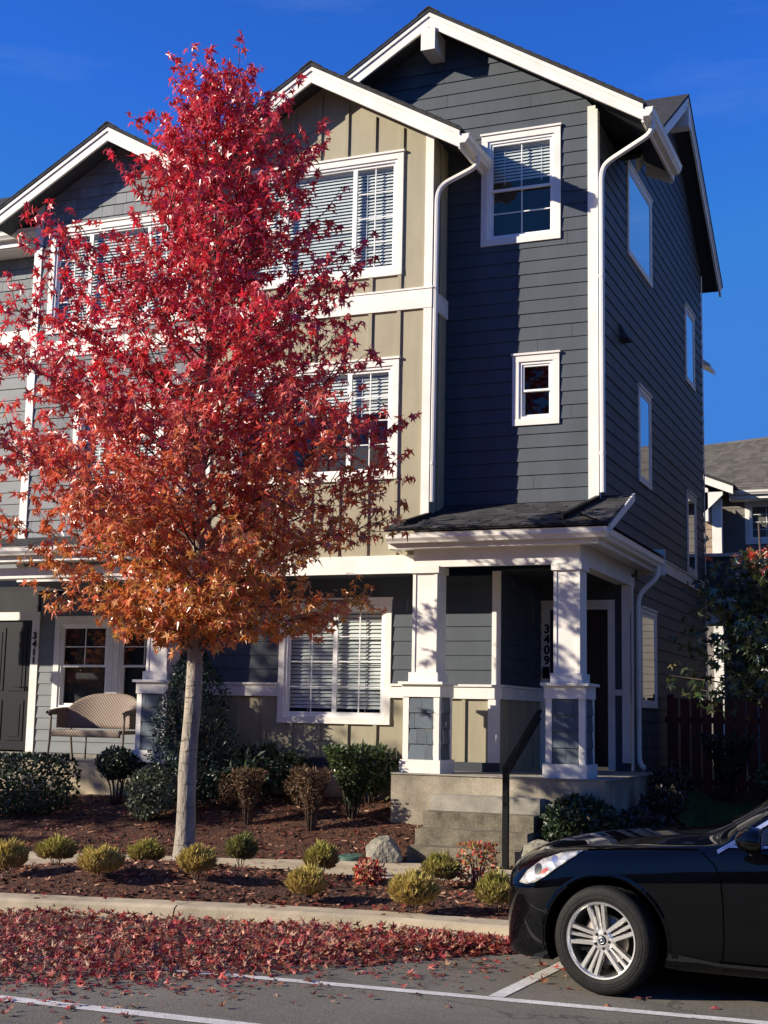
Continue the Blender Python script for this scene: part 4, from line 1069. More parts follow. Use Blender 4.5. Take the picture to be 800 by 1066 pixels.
gridmesh('seat', lambda u, v: Vector((-.56+1.12*u, -.28+.48*v, .40-.02*math.sin(PI*u))), 24, 8, WK, bn, 1.5, .6, .05)
gridmesh('apron', lambda u, v: Vector((-.57+1.14*u, -.29, .40-.10*v)), 24, 3, WK, bn, 1.5, .12, .012)
for sx in (-1,1):
    gridmesh('armrest', lambda u, v, sx=sx: Vector((sx*(.60+.055*math.sin(PI*v)), .22-.52*u, .66-.05*u*u+.03*math.sin(PI*v))), 12, 6, WK, bn, .6, .2, .03)
    gridmesh('arm_panel', lambda u, v, sx=sx: Vector((sx*.60, .20-.34*u, .42+.23*v)), 8, 6, WK, bn, .5, .3, .012)
    for (y0, y1, zt_) in ((-.27,-.29,.62),(.22,.30,.44)):
        p = MB(); p.tube([(sx*.61,y1,0),(sx*.60,y0,.3),(sx*.605,y0,zt_)], [.014,.017,.017], 8); p.build('leg', wk, bn, True)
p = MB(); p.tube([(0,-.27,0),(0,-.27,.32)], .012, 8); p.build('leg', wk, bn, True)

# ================================================================== FENCE
fn = thing('wooden_fence', 'dark red-stained board fence beside the navy townhouse', 'fence', (0,4.0,.5))
x = .10; i = 0
fb = MB()
while x < 6.5:
    w_ = R.choice((.135,.14,.145)); fb.box(x, x+w_, -.012, .012, -.05, 1.46+R.uniform(-.012,.02)); x += w_+R.uniform(.018,.04)
fb.build('boards', M['fence'], fn)
p = MB(); p.box(.05,6.5,.014,.05,1.10,1.19); p.box(.05,6.5,.014,.05,.2,.29); p.build('rails', M['fence'], fn)
for xp in (.12, 2.3, 4.5):
    p = MB(); p.box(xp-.045,xp+.045,.052,.14,-.2,1.52); p.build('post', M['fence'], fn)

# ================================================================== BACKGROUND HOUSE
bgm = surf('taupe_siding', (.17,.155,.14), .7, .1, 2, .1)
bsh = tint_mat('brown_wall_shingles', .8, .2, .12, 20, .2)
bh = thing('background_house', 'taupe house with hipped grey roof and brown shingle gable seen past the right wall', 'house', (0,0,0))
BY = 20.0
BF = Fr((0,BY,0), (1,0,0), (0,-1,0))
bw = window(bh, BF, -.86, 1.0, 6.27, 7.45, 'slider2', trim=.12, blind=None, head=False)
w = MB(); lap(w, BF, const(-9,8), .4, 7.9, (), (bw,), ex=.19); w.build('siding', bgm, bh)
GF = Fr((0,BY-1.0,0), (1,0,0), (0,-1,0))
gable.s = .42
w = MB(); shingles(w, GF, lambda z: (-4.6, -1.52 if z < 7.35 else max(-4.6, -1.52-(z-7.35)/.42)), 4.5, 8.6, (7.35,), (), (.34,.26,.19), ex=.23); w.build('shingle_siding', bsh, bh)
w = MB(); w.box(-1.56,-1.32,BY-1.03,BY-.85,.5,7.35); w.build('corner_board', M['white'], bh)
w = MB(); w.prism([(-4.8,BY-1.3,9.0),(-.98,BY-1.3,7.42),(-.98,BY-1.3,7.62),(-4.8,BY-1.3,9.2)], (0,.05,0)); w.build('rake_board', M['white'], bh)
w = MB(); w.prism([(-4.8,BY-1.34,9.2),(-.95,BY-1.34,7.62),(-.95,BY-1.34,7.68),(-4.8,BY-1.34,9.26)], (0,3,0)); w.build('gable_roof', M['roof'], bh)
w = MB(); w.prism([(-1.75,BY-1.24,6.75),(-1.75,BY-1.24,7.65),(-1.62,BY-1.24,7.6),(-1.62,BY-1.24,6.75)], (0,.2,0)); w.prism([(-1.75,BY-1.24,7.5),(-1.25,BY-1.24,7.5),(-1.25,BY-1.24,7.42),(-1.75,BY-1.24,6.95)], (0,.1,0)); w.build('bracket', M['white'], bh)
w = MB()
for (za, zb, wa, wb_) in ((5.75,5.95,.34,.34),(5.95,6.1,.34,.2),(6.1,6.3,.2,.34),(6.3,6.42,.38,.38)):
    w.prism([(-2.1-wa,BY-1.05,za),(-2.1+wa,BY-1.05,za),(-2.1+wb_,BY-1.05,zb),(-2.1-wb_,BY-1.05,zb)], (0,.03,0))
w.build('panel', M['vinyl'], bh)
gutter(bh, (-1.2,BY-.45,7.52), (8.2,BY-.45,7.52), (0,-1,0))
w = MB(); w.box(-1.2,8.2,BY-.45,BY-.42,7.42,7.66); w.box(-1.2,8.2,BY-.42,BY,7.40,7.43); w.build('fascia', M['white'], bh)
w = MB()
R0 = [(-9.5,BY-.5,7.64),(8.2,BY-.5,7.64)]; ridge = [(-4.5,BY+4.5,9.75),(3.2,BY+4.5,10.3)]
for i in range(22):
    t0, t1 = i/22, (i+1.5)/22
    A0 = Vector(R0[0]).lerp(Vector(ridge[0]), t0); A1 = Vector(R0[1]).lerp(Vector(ridge[1]), t0); B0 = Vector(R0[0]).lerp(Vector(ridge[0]), t1); B1 = Vector(R0[1]).lerp(Vector(ridge[1]), t1)
    n_ = 60
    for j in range(n_):
        v = R.uniform(.6,1.3); v = .45+.6*v; c = (.13*v,.118*v,.10*v); a, b = j/n_, (j+1)/n_
        w.poly([A0.lerp(A1,a)+Vector((0,0,.012)), A0.lerp(A1,b)+Vector((0,0,.012)), B0.lerp(B1,b), B0.lerp(B1,a)], 0, c)
w.build('hip_roof', tint_mat('grey_roof_tabs', 1.0, .0, .25, 20, .2, 30), bh)
w = MB(); w.prism([(-9,BY+.1,.4),(8,BY+.1,.4),(8,BY+.1,7.5),(-9,BY+.1,7.5)], (0,9,0)); w.build('back_wall', bgm, bh)
w = MB(); w.box(-4.6,-1.53,BY-.95,BY-.02,.4,7.3); w.build('wing_wall', bgm, bh)

# ================================================================== RIGHT MAPLE
def right_tree():
    global R
    keep = R; R = random.Random(21)
    t = thing('young_maple', 'young maple at the right edge with dark green foliage and red top leaves', 'tree', (2.0,.45,.25))
    tk = MB(); lf = MB()
    tk.tube([(0,0,-.1),(0.02,0,1.0),(-.05,.02,2.4),(-.1,0,3.8)], [.05,.042,.03,.01], 9)
    for i in range(46):
        f = i/46; z0 = 1.5+1.8*f; az = i*2.4+R.uniform(-.4,.4); L = (1.15*(1-f*.35))*R.uniform(.6,1.1)
        p0 = Vector((-.03,0,z0)); e_ = p0+Vector((L*math.cos(az), L*math.sin(az)*.8, L*R.uniform(.05,.55)))
        tk.tube([p0, p0.lerp(e_,.5)+Vector((0,0,.06)), e_], [.014,.009,.003], 5, cap=False)
        for k_ in range(58):
            q = .2+.8*R.random(); p = p0.lerp(e_, q)+rv()*.2
            red = p.z > 3.4+R.uniform(-.3,.3)
            c = R.choice(((.60,.07,.05),(.66,.14,.08),(.45,.04,.035))) if red else R.choice(((.05,.085,.024),(.07,.11,.03),(.035,.06,.018),(.16,.18,.06)))
            d = (rv()*.7+Vector((0,0,-.6))).normalized(); add_star(lf, p, d, (rv()+Vector((0,0,.6))), R.uniform(.07,.11), tuple(x*R.uniform(.7,1.2) for x in c), .3, .2)
    tk.build('trunk', M['twig'], t, True); lf.build('crown', M['leaf'], t); R = keep
right_tree()
#@@CAR
# ================================================================== CAR
paint = None
def car_paint():
    m, nt, out = new_mat('black_car_paint'); b = N(nt,'ShaderNodeBsdfPrincipled'); b.inputs['Base Color'].default_value = (.0035,.0038,.0055,1); b.inputs['Roughness'].default_value = .55
    b.inputs['Specular IOR Level'].default_value = .0; b.inputs['Coat Weight'].default_value = .9; b.inputs['Coat Roughness'].default_value = .025
    tc = N(nt,'ShaderNodeTexCoord'); v = N(nt,'ShaderNodeTexNoise'); v.inputs['Scale'].default_value = 55; v.inputs['Detail'].default_value = 5; nt.links.new(tc.outputs['Object'], v.inputs['Vector'])
    mr = N(nt,'ShaderNodeMapRange'); mr.inputs[1].default_value = .5; mr.inputs[2].default_value = .8; mr.inputs[3].default_value = .0; mr.inputs[4].default_value = .003
    nt.links.new(v.outputs['Fac'], mr.inputs[0]); c = mixcol(nt, mr.outputs[0], (.0012,.0014,.0022), (.35,.32,.28)); nt.links.new(c, b.inputs['Base Color'])
    nt.links.new(b.outputs[0], out.inputs[0]); return m
def simple(name, col, rough, metal=0., spec=.5, coat=0.):
    m, nt, out = new_mat(name); b = N(nt,'ShaderNodeBsdfPrincipled'); b.inputs['Base Color'].default_value = (*col,1); b.inputs['Roughness'].default_value = rough; b.inputs['Metallic'].default_value = metal; b.inputs['Specular IOR Level'].default_value = spec; b.inputs['Coat Weight'].default_value = coat
    nt.links.new(b.outputs[0], out.inputs[0]); return m
PAINT = car_paint(); WELL = simple('wheel_well', (.006,.006,.006), .9, 0, .1)
RUB = surf('tyre_rubber', (.013,.0125,.012), .7, .25, 12, .3, 60, spec=.2)
ALLOY = simple('alloy', (.80,.79,.77), .33, 1.0); DISC = simple('brake_disc', (.16,.14,.13), .4, .9); CHROME = simple('chrome_trim', (.72,.73,.76), .34, 1.0)
CGL = simple('car_glass', (.006,.007,.008), .03, 0, .6, .5); SEAM = simple('panel_gap', (.001,.001,.001), .9, 0, 0)
PLAS = simple('black_plastic', (.008,.008,.009), .35, 0, .5)
car = thing('parked_car', 'black sedan parked at the kerb with its front wheel turned', 'car', (0,0,ZS))
P3 = [  # x, [(y,z)*10]
 ( .895,[(0,.20),(.16,.20),(.19,.24),(.21,.42),(.20,.56),(.17,.63),(.12,.655),(.08,.665),(.04,.67),(0,.67)]),
 ( .865,[(0,.19),(.42,.19),(.47,.235),(.50,.43),(.49,.585),(.44,.665),(.34,.70),(.23,.715),(.12,.72),(0,.722)]),
 ( .79,[(0,.18),(.585,.18),(.635,.23),(.665,.44),(.655,.61),(.60,.71),(.47,.752),(.32,.772),(.16,.782),(0,.785)]),
 ( .67,[(0,.175),(.69,.175),(.735,.225),(.765,.45),(.755,.64),(.70,.752),(.56,.802),(.38,.828),(.19,.84),(0,.842)]),
 ( .48,[(0,.175),(.76,.175),(.80,.225),(.83,.47),(.822,.675),(.765,.795),(.63,.848),(.42,.876),(.21,.888),(0,.89)]),
 ( .25,[(0,.175),(.795,.175),(.84,.225),(.865,.49),(.862,.71),(.805,.832),(.68,.884),(.45,.912),(.22,.925),(0,.928)]),
 ( .0, [(0,.175),(.80,.175),(.85,.22),(.882,.50),(.882,.735),(.83,.858),(.71,.905),(.47,.938),(.23,.952),(0,.955)]),
 (-.30,[(0,.175),(.80,.175),(.85,.22),(.882,.50),(.88,.752),(.84,.878),(.73,.925),(.48,.962),(.24,.978),(0,.98)]),
 (-.58,[(0,.175),(.80,.175),(.85,.22),(.882,.50),(.88,.765),(.848,.893),(.76,.938),(.50,.982),(.25,1.0),(0,1.003)]),
 (-.72,[(0,.175),(.80,.175),(.85,.22),(.884,.50),(.882,.77),(.852,.90),(.785,.945),(.56,1.03),(.28,1.062),(0,1.07)]),
 (-.98,[(0,.175),(.80,.175),(.85,.22),(.884,.50),(.884,.78),(.856,.91),(.80,.95),(.665,1.17),(.34,1.225),(0,1.24)]),
 (-1.28,[(0,.175),(.80,.175),(.85,.22),(.884,.50),(.884,.785),(.858,.915),(.80,.955),(.615,1.325),(.32,1.37),(0,1.385)]),
 (-1.6,[(0,.175),(.80,.175),(.85,.22),(.884,.50),(.885,.79),(.86,.925),(.80,.965),(.585,1.395),(.31,1.436),(0,1.447)]),
 (-2.1,[(0,.175),(.80,.175),(.85,.22),(.884,.50),(.886,.80),(.862,.94),(.80,.98),(.57,1.405),(.30,1.452),(0,1.463)]),
 (-2.6,[(0,.175),(.80,.175),(.85,.22),(.884,.51),(.886,.82),(.862,.96),(.79,1.0),(.57,1.37),(.30,1.418),(0,1.43)]),
 (-2.95,[(0,.18),(.79,.18),(.84,.23),(.88,.52),(.884,.83),(.855,.97),(.78,1.01),(.58,1.26),(.30,1.31),(0,1.325)]),
 (-3.3,[(0,.19),(.77,.19),(.82,.24),(.865,.53),(.87,.835),(.835,.98),(.76,1.02),(.58,1.09),(.30,1.14),(0,1.15)]),
 (-3.55,[(0,.20),(.74,.20),(.79,.25),(.84,.54),(.845,.835),(.80,.975),(.70,1.02),(.50,1.04),(.26,1.055),(0,1.06)]),
 (-3.78,[(0,.22),(.66,.22),(.71,.27),(.76,.55),(.765,.82),(.71,.95),(.60,1.0),(.42,1.02),(.22,1.03),(0,1.03)]),
 (-3.86,[(0,.25),(.5,.25),(.55,.30),(.60,.56),(.60,.80),(.55,.90),(.45,.95),(.3,.97),(.15,.975),(0,.975)])]
def car_body():
    V = []; F = []; n = 10
    ring = 2*n-2
    for x, pts in P3:
        x = x if x < .3 else .3+(x-.3)*.77
        for (y, z) in pts: V.append((x, y, z))
        for (y, z) in pts[-2:0:-1]: V.append((x, -y, z))
    for i in range(len(P3)-1):
        for j in range(ring):
            F.append((i*ring+j, (i+1)*ring+j, (i+1)*ring+(j+1) % ring, i*ring+(j+1) % ring))
    F.append(tuple(range(ring))); F.append(tuple(range((len(P3)-1)*ring, len(P3)*ring))[::-1])
    me = bpy.data.meshes.new('body'); me.from_pydata(V, [], F)
    bm = bmesh.new(); bm.from_mesh(me); bmesh.ops.recalc_face_normals(bm, faces=bm.faces)
    cr = bm.edges.layers.float.new('crease_edge')
    bm.verts.ensure_lookup_table()
    for e in bm.edges:
        a, b = e.verts[0].index, e.verts[1].index
        if a//ring != b//ring and a % ring == b % ring:
            k = a % ring; k = k if k < n else ring-k
            e[cr] = {1:.6, 2:.3, 4:.35, 6:.55, 7:.35}.get(k, 0)
    bm.to_mesh(me); bm.free()
    me.materials.append(PAINT); me.materials.append(WELL)
    o = bpy.data.objects.new('body', me); COL.objects.link(o)
    s = o.modifiers.new('s', 'SUBSURF'); s.levels = 3; s.render_levels = 3
    cut = bpy.data.meshes.new('cut'); cm = bmesh.new()
    for wx in (0, -2.85):
        for sy in (-1, 1):
            M4 = Matrix.Translation((wx, sy*.80, .335)) @ Matrix.Rotation(PI/2, 4, 'X')
            bmesh.ops.create_cone(cm, cap_ends=True, segments=64, radius1=.392, radius2=.392, depth=.62, matrix=M4)
    for f in cm.faces: f.material_index = 1
    cm.to_mesh(cut); cm.free(); cut.materials.append(PAINT); cut.materials.append(WELL)
    co = bpy.data.objects.new('cut', cut); COL.objects.link(co)
    b = o.modifiers.new('b', 'BOOLEAN'); b.object = co; b.operation = 'DIFFERENCE'; b.solver = 'EXACT'
    dg = bpy.context.evaluated_depsgraph_get(); dg.update()
    res = bpy.data.meshes.new_from_object(o.evaluated_get(dg))
    bpy.data.objects.remove(o); bpy.data.objects.remove(co)
    res.name = 'body'
    for p in res.polygons: p.use_smooth = p.material_index == 0
    bm = bmesh.new(); bm.from_mesh(res)
    for e in bm.edges:
        if len(e.link_faces) == 2 and e.link_faces[0].material_index != e.link_faces[1].material_index: e.smooth = False
        elif len(e.link_faces) == 2 and e.calc_face_angle(0) > .7: e.smooth = False
    bm.to_mesh(res); tree = BVHTree.FromBMesh(bm); bm.free()
    return link('body', res, car), tree
body, BV = car_body()
def side_hit(x, z, s=1, off=.004):
    h = BV.ray_cast(Vector((x, s*2.0, z)), Vector((0,-s,0)))
    if h[0] is None: return None
    return h[0] + h[1]*off*(1 if h[1].y*s > 0 else -1)
def patch(name, poly, mat, s=1, off=.004, cuts=4, parent=None, thick=0):
    bm = bmesh.new(); vs = [bm.verts.new((x, 0, z)) for x, z in poly]; bm.faces.new(vs)
    bmesh.ops.triangulate(bm, faces=bm.faces)
    for _ in range(cuts):
        es = [e for e in bm.edges if e.calc_length() > .03]
        if not es: break
        bmesh.ops.subdivide_edges(bm, edges=es, cuts=1); bmesh.ops.triangulate(bm, faces=[f for f in bm.faces if len(f.verts) > 3])
    for v in list(bm.verts):
        h = side_hit(v.co.x, v.co.z, s, off)
        if h is None: bm.verts.remove(v)
        else: v.co = h
    bmesh.ops.recalc_face_normals(bm, faces=bm.faces)
    if bm.faces and sum(f.normal.y for f in bm.faces)*s < 0: bmesh.ops.reverse_faces(bm, faces=bm.faces)
    me = bpy.data.meshes.new(name); bm.to_mesh(me); bm.free(); me.materials.append(mat); me.polygons.foreach_set('use_smooth', [True]*len(me.polygons))
    o = link(name, me, parent or car)
    if thick:
        md = o.modifiers.new('t', 'SOLIDIFY'); md.thickness = thick; md.offset = 1
    return o
def line_patch(name, pts, w, mat, s=1, off=.0035, parent=None):
    mb = MB(); P = []
    for a, b in zip(pts, pts[1:]):
        n = max(1, int(math.hypot(b[0]-a[0], b[1]-a[1])/.03))
        for i in range(n): P.append((a[0]+(b[0]-a[0])*i/n, a[1]+(b[1]-a[1])*i/n))
    P.append(pts[-1]); Q = []
    for i, (x, z) in enumerate(P):
        a = P[max(0,i-1)]; b = P[min(len(P)-1,i+1)]; d = Vector((b[0]-a[0], b[1]-a[1])).normalized(); n_ = Vector((-d.y, d.x))*w/2
        h0 = side_hit(x-n_.x, z-n_.y, s, off); h1 = side_hit(x+n_.x, z+n_.y, s, off)
        Q.append((h0, h1))
    for (a, b), (c, d) in zip(Q, Q[1:]):
        if None in (a, b, c, d): continue
        mb.poly([a, c, d, b])
    o = mb.build(name, mat, parent or car, True); return o
HLM = None
def headlight_mat():
    m, nt, out = new_mat('headlight_lens'); tc = N(nt,'ShaderNodeTexCoord'); mp = N(nt,'ShaderNodeMapping'); mp.inputs['Scale'].default_value = (7,7,11); nt.links.new(tc.outputs['Object'], mp.inputs[0])
    v = N(nt,'ShaderNodeTexVoronoi'); v.inputs['Scale'].default_value = 1.6; nt.links.new(mp.outputs[0], v.inputs['Vector'])
    cr = N(nt,'ShaderNodeValToRGB'); cr.color_ramp.elements[0].color = (.80,.78,.72,1); cr.color_ramp.elements[1].color = (.42,.42,.41,1); cr.color_ramp.elements[1].position = .55; nt.links.new(v.outputs['Distance'], cr.inputs[0])
    b = N(nt,'ShaderNodeBsdfPrincipled'); nt.links.new(cr.outputs[0], b.inputs['Base Color']); b.inputs['Roughness'].default_value = .25; b.inputs['Metallic'].default_value = .35; b.inputs['Coat Weight'].default_value = 1; b.inputs['Coat Roughness'].default_value = .02
    bp = N(nt,'ShaderNodeBump'); bp.inputs['Strength'].default_value = .6; bp.inputs['Distance'].default_value = .03; nt.links.new(v.outputs['Distance'], bp.inputs['Height']); nt.links.new(bp.outputs[0], b.inputs['Normal'])
    nt.links.new(b.outputs[0], out.inputs[0]); return m
HL = headlight_mat()
AMB = simple('amber_marker', (.38,.06,.03), .2, 0, .5, 1)
for s in (1,-1):
    h = patch('headlight', [(.575,.645),(.52,.72),(.42,.795),(.28,.845),(.155,.862),(.20,.835),(.28,.775),(.38,.70),(.46,.655),(.52,.64)], HL, s, .006, 5, thick=.004)
    patch('marker_lamp', [(.42,.695),(.36,.735),(.38,.75),(.44,.712)], AMB, s, .011, 3, parent=h)
    line_patch('panel_gap', [(-.60,.905),(-.68,.84),(-.72,.76),(-.735,.6),(-.735,.4),(-.72,.25)], .007, SEAM, s)
    line_patch('panel_gap', [(-1.86,.95),(-1.84,.7),(-1.86,.45),(-1.86,.25)], .007, SEAM, s)
    line_patch('panel_gap', [(-.70,.262),(-1.3,.255),(-2.4,.255)], .008, SEAM, s)
    patch('lamp_projector', [(.44+.034*math.cos(a_*PI/6)*.8, .735+.034*math.sin(a_*PI/6)) for a_ in range(12)], PLAS, s, .0115, 2, parent=h)
    patch('lamp_projector', [(.335+.022*math.cos(a_*PI/6), .80+.022*math.sin(a_*PI/6)) for a_ in range(12)], ALLOY, s, .0115, 2, parent=h)
    line_patch('panel_gap', [(.13,.874),(-.2,.898),(-.58,.915)], .006, SEAM, s)
    line_patch('panel_gap', [(.70,.615),(.60,.622),(.47,.628),(.40,.645)], .006, SEAM, s)
    glass_poly = [(-.84,.955),(-1.05,1.10),(-1.30,1.24),(-1.52,1.33),(-1.9,1.352),(-1.9,.985),(-1.4,.972)]
    gl = patch('side_window', glass_poly, CGL, s, .005, 5)
    patch('side_window', [(-1.97,1.352),(-2.4,1.325),(-2.72,1.22),(-2.80,1.06),(-2.76,1.02),(-1.97,.99)], CGL, s, .005, 5)
    line_patch('window_trim', [(-.70,.905),(-.80,.965),(-1.05,1.125),(-1.30,1.262),(-1.50,1.352),(-2.0,1.375),(-2.45,1.345),(-2.78,1.22)], .022, CHROME, s, .008)
    line_patch('window_trim', [(-.74,.938),(-1.0,.945),(-1.5,.955),(-2.76,.995)], .014, CHROME, s, .008)
    line_patch('sill_edge', [(-.46,.275),(-.7,.245),(-1.4,.235),(-2.4,.235)], .02, PLAS, s, .006)
    # arch lip
    mb = MB(); A = []
    for i in range(41):
        q = math.radians(-12+204*i/40); pts = []
        for rr in (.388,.402,.420):
            x, z = rr*math.cos(q), .335+rr*math.sin(q); h = side_hit(x, max(z,.19), s, .006 if rr < .41 else .001)
            if h is None: h = Vector((x, s*.87, z))
            pts.append(h)
        A.append(pts)
    for a, b in zip(A, A[1:]):
        for k in range(2): mb.poly([a[k], b[k], b[k+1], a[k+1]] if s < 0 else [a[k+1], b[k+1], b[k], a[k]])
    mb.build('arch_lip', PAINT, car, True)
    # mirror
    bm = bmesh.new(); bmesh.ops.create_uvsphere(bm, u_segments=24, v_segments=16, radius=1)
    for v in bm.verts:
        x, y, z = v.co; x = x*.105 if x > 0 else max(x*.105, -.055); 
        v.co = Vector((x-.05*(y*.5+.5)*0, y*.115, z*.078*(1-.12*y)))
    me = bpy.data.meshes.new('mirror'); bm.to_mesh(me); bm.free(); me.materials.append(PAINT); me.polygons.foreach_set('use_smooth', [True]*len(me.polygons))
    mo = link('mirror', me, car); mo.location = (-.93, s*.985, 1.0)
    mb = MB(); mb.tube([(0.02,-s*.16,-.06),(0.01,-s*.06,-.03)], [.03,.026], 8, squash=.6); mb.build('mirror_arm', PLAS, mo, True)
    mb = MB(); mb.faces([(-.057,-.085,-.05),(-.057,.085,-.045),(-.057,.085,.05),(-.057,-.085,.055)], [(0,1,2,3)]); mb.build('mirror_glass', CHROME, mo)
# windscreen projected from above
def top_hit(x, y): 
    h = BV.ray_cast(Vector((x, y, 3)), Vector((0,0,-1))); return h[0]+h[1]*.005*(1 if h[1].z > 0 else -1)
mb = MB(); nu, nv = 18, 14; V = []
for i in range(nu+1):
    for j in range(nv+1):
        u = -1+2*i/nu; v = j/nv; x = -.70-.80*v-.10*(u*u)*(1-v)-.02*u*u; y = u*(.70-.16*v); V.append(top_hit(x, y))
mb.faces(V, [(i*(nv+1)+j, i*(nv+1)+j+1, (i+1)*(nv+1)+j+1, (i+1)*(nv+1)+j) for i in range(nu) for j in range(nv)]); mb.build('windscreen', CGL, car, True)
mb = MB(); V = []
for i in range(15):
    for j in range(9):
        u = -1+2*i/14; v = j/8; V.append(top_hit(-2.62-.62*v, u*(.50+.04*v)))
mb.faces(V, [(i*9+j, i*9+j+1, (i+1)*9+j+1, (i+1)*9+j) for i in range(14) for j in range(8)]); mb.build('rear_window', CGL, car, True)
# lower lip / splitter and splash guard
# grille and plate on the nose
mb = MB()
for k in range(6): mb.box(.74,.762,-.36+.02*k,.36-.02*k,.60-.028*k,.612-.028*k)
mb.build('grille', CHROME, car)
# wheels
YA = Matrix(((1,0,0,0),(0,0,1,0),(0,-1,0,0),(0,0,0,1)))   # local z -> y
def wheel():
    w = bpy.data.objects.new('wheel', None); COL.objects.link(w); w.parent = car; w.scale = (.985,.9,.985)
    t = MB(); k = .335
    prof = [(.234,.100),(.242,.107),(.252,.112),(.262,.115),(.275,.114),(.277,.116),(.283,.116),(.285,.113),(.300,.111),(.312,.106),(.322,.099),(.330,.088),(.3335,.078),(.335,.066),(.335,.048),(.327,.047),(.327,.038),(.335,.037),(.336,.006),(.328,.005),(.328,-.005),(.336,-.006),(.335,-.037),(.327,-.038),(.327,-.047),(.335,-.048),(.3335,-.078),(.322,-.099),(.30,-.112),(.25,-.112),(.234,-.10)]
    t.lathe(prof, 72, 0, YA)
    # tread blocks: shoulder lugs
    for i in range(72):
        q = 2*PI*i/72; c, s_ = math.cos(q), math.sin(q); q2 = q+.055; c2, s2 = math.cos(q2), math.sin(q2)
        for h0, h1, r0, r1 in ((.050,.080,.3375,.334),(-.080,-.050,.334,.3375)):
            a = [Vector((r0*c,h0,r0*s_)), Vector((r0*c2,h0,r0*s2)), Vector((r1*c2,h1,r1*s2)), Vector((r1*c,h1,r1*s_))]
            b = [p*1.0-Vector((p.x,0,p.z)).normalized()*.012 for p in a]
            t.faces(a+b, [(0,1,2,3),(0,4,5,1),(1,5,6,2),(2,6,7,3),(3,7,4,0)])
    t.build('tyre', RUB, w, False)
    r = MB()
    r.lathe([(.240,.104),(.236,.111),(.228,.110),(.222,.100),(.218,.088),(.213,.05),(.205,-.09)], 64, 0, YA)
    def bar(a0, r0, w0, a1, r1, w1, h0, h1, th=.03):
        # quad bar in the wheel plane with bevelled top: offsets a* are lateral positions
        P = lambda r_, lat, h: Vector((r_*cs - lat*sn, h, r_*sn + lat*cs))
        v = [P(r0,a0-w0,h0-th),P(r0,a0+w0,h0-th),P(r0,a0+w0*.6,h0),P(r0,a0-w0*.6,h0),P(r1,a1-w1,h1-th),P(r1,a1+w1,h1-th),P(r1,a1+w1*.6,h1),P(r1,a1-w1*.6,h1)]
        r.faces(v, [(3,2,6,7),(2,1,5,6),(0,3,7,4),(0,4,5,1),(0,1,2,3),(4,7,6,5)])
    for i in range(5):
        q = 2*PI*i/5+PI/2-.06; cs, sn = math.cos(q), math.sin(q)
        bar(-.028,.045,.017,-.052,.226,.019,.086,.096); bar(.028,.045,.017,.052,.226,.019,.086,.096); bar(0,.05,.009,0,.224,.016,.074,.088,.02)
    r.lathe([(0,.084),(.040,.084),(.062,.082),(.072,.07),(.072,.03)], 40, 0, YA)
    ro = r.build('rim', ALLOY, w, False)
    c = MB(); c.lathe([(0,.093),(.026,.092),(.030,.086)], 28, 0, YA); c.build('centre_cap', PLAS, w, True)
    c = MB(); c.lathe([(.0215,.0945),(.0195,.0965),(.0175,.0945)], 28, 0, YA)
    for sg in (-1,1): c.tube([(sg*.011,.0955,-.014),(0,.0955,.006)], .0022, 6)
    c.build('emblem', CHROME, w, True)
    c = MB()
    for i in range(5):
        q = 2*PI*i/5+PI/2-.06+PI/5; M5 = Matrix.Translation((.050*math.cos(q),0,.050*math.sin(q))) @ YA; c.lathe([(0,.094),(.008,.094),(.011,.088),(.011,.08)], 6, 0, M5)
    c.build('lug_nuts', PLAS, w)
    d = MB(); d.lathe([(.06,.03),(.158,.03),(.16,.02),(.158,.01),(.06,.01)], 48, 0, YA); d.build('brake_disc', DISC, w, True)
    d = MB(); d.lathe([(0,-.06),(.2,-.06)], 32, 0, YA); d.box(.09,.17,.0,.05,-.06,.07); d.build('brake_backing', WELL, w)
    w.location = (0,.775,.335); return w
w0 = wheel()
for (x, s) in ((0,-1),(-2.85,1),(-2.85,-1)):
    w1 = copy_tree(w0, car); w1.location = (x, s*.775, .335)
    if s < 0: w1.rotation_euler = (0,0,PI)
steer = math.radians(-12)
w0.rotation_euler = (0,math.radians(8),steer)
for ch_ in car.children:
    if ch_.name.startswith('wheel') and ch_ is not w0 and abs(ch_.location.x) < .1: ch_.rotation_euler = (0,0,PI+steer)
CARX, CARY, CARYAW = 1.93, -7.06, math.radians(1)
car.location = (CARX, CARY, ZS); car.rotation_euler = (0,0,PI+CARYAW)
#@@CARS_END

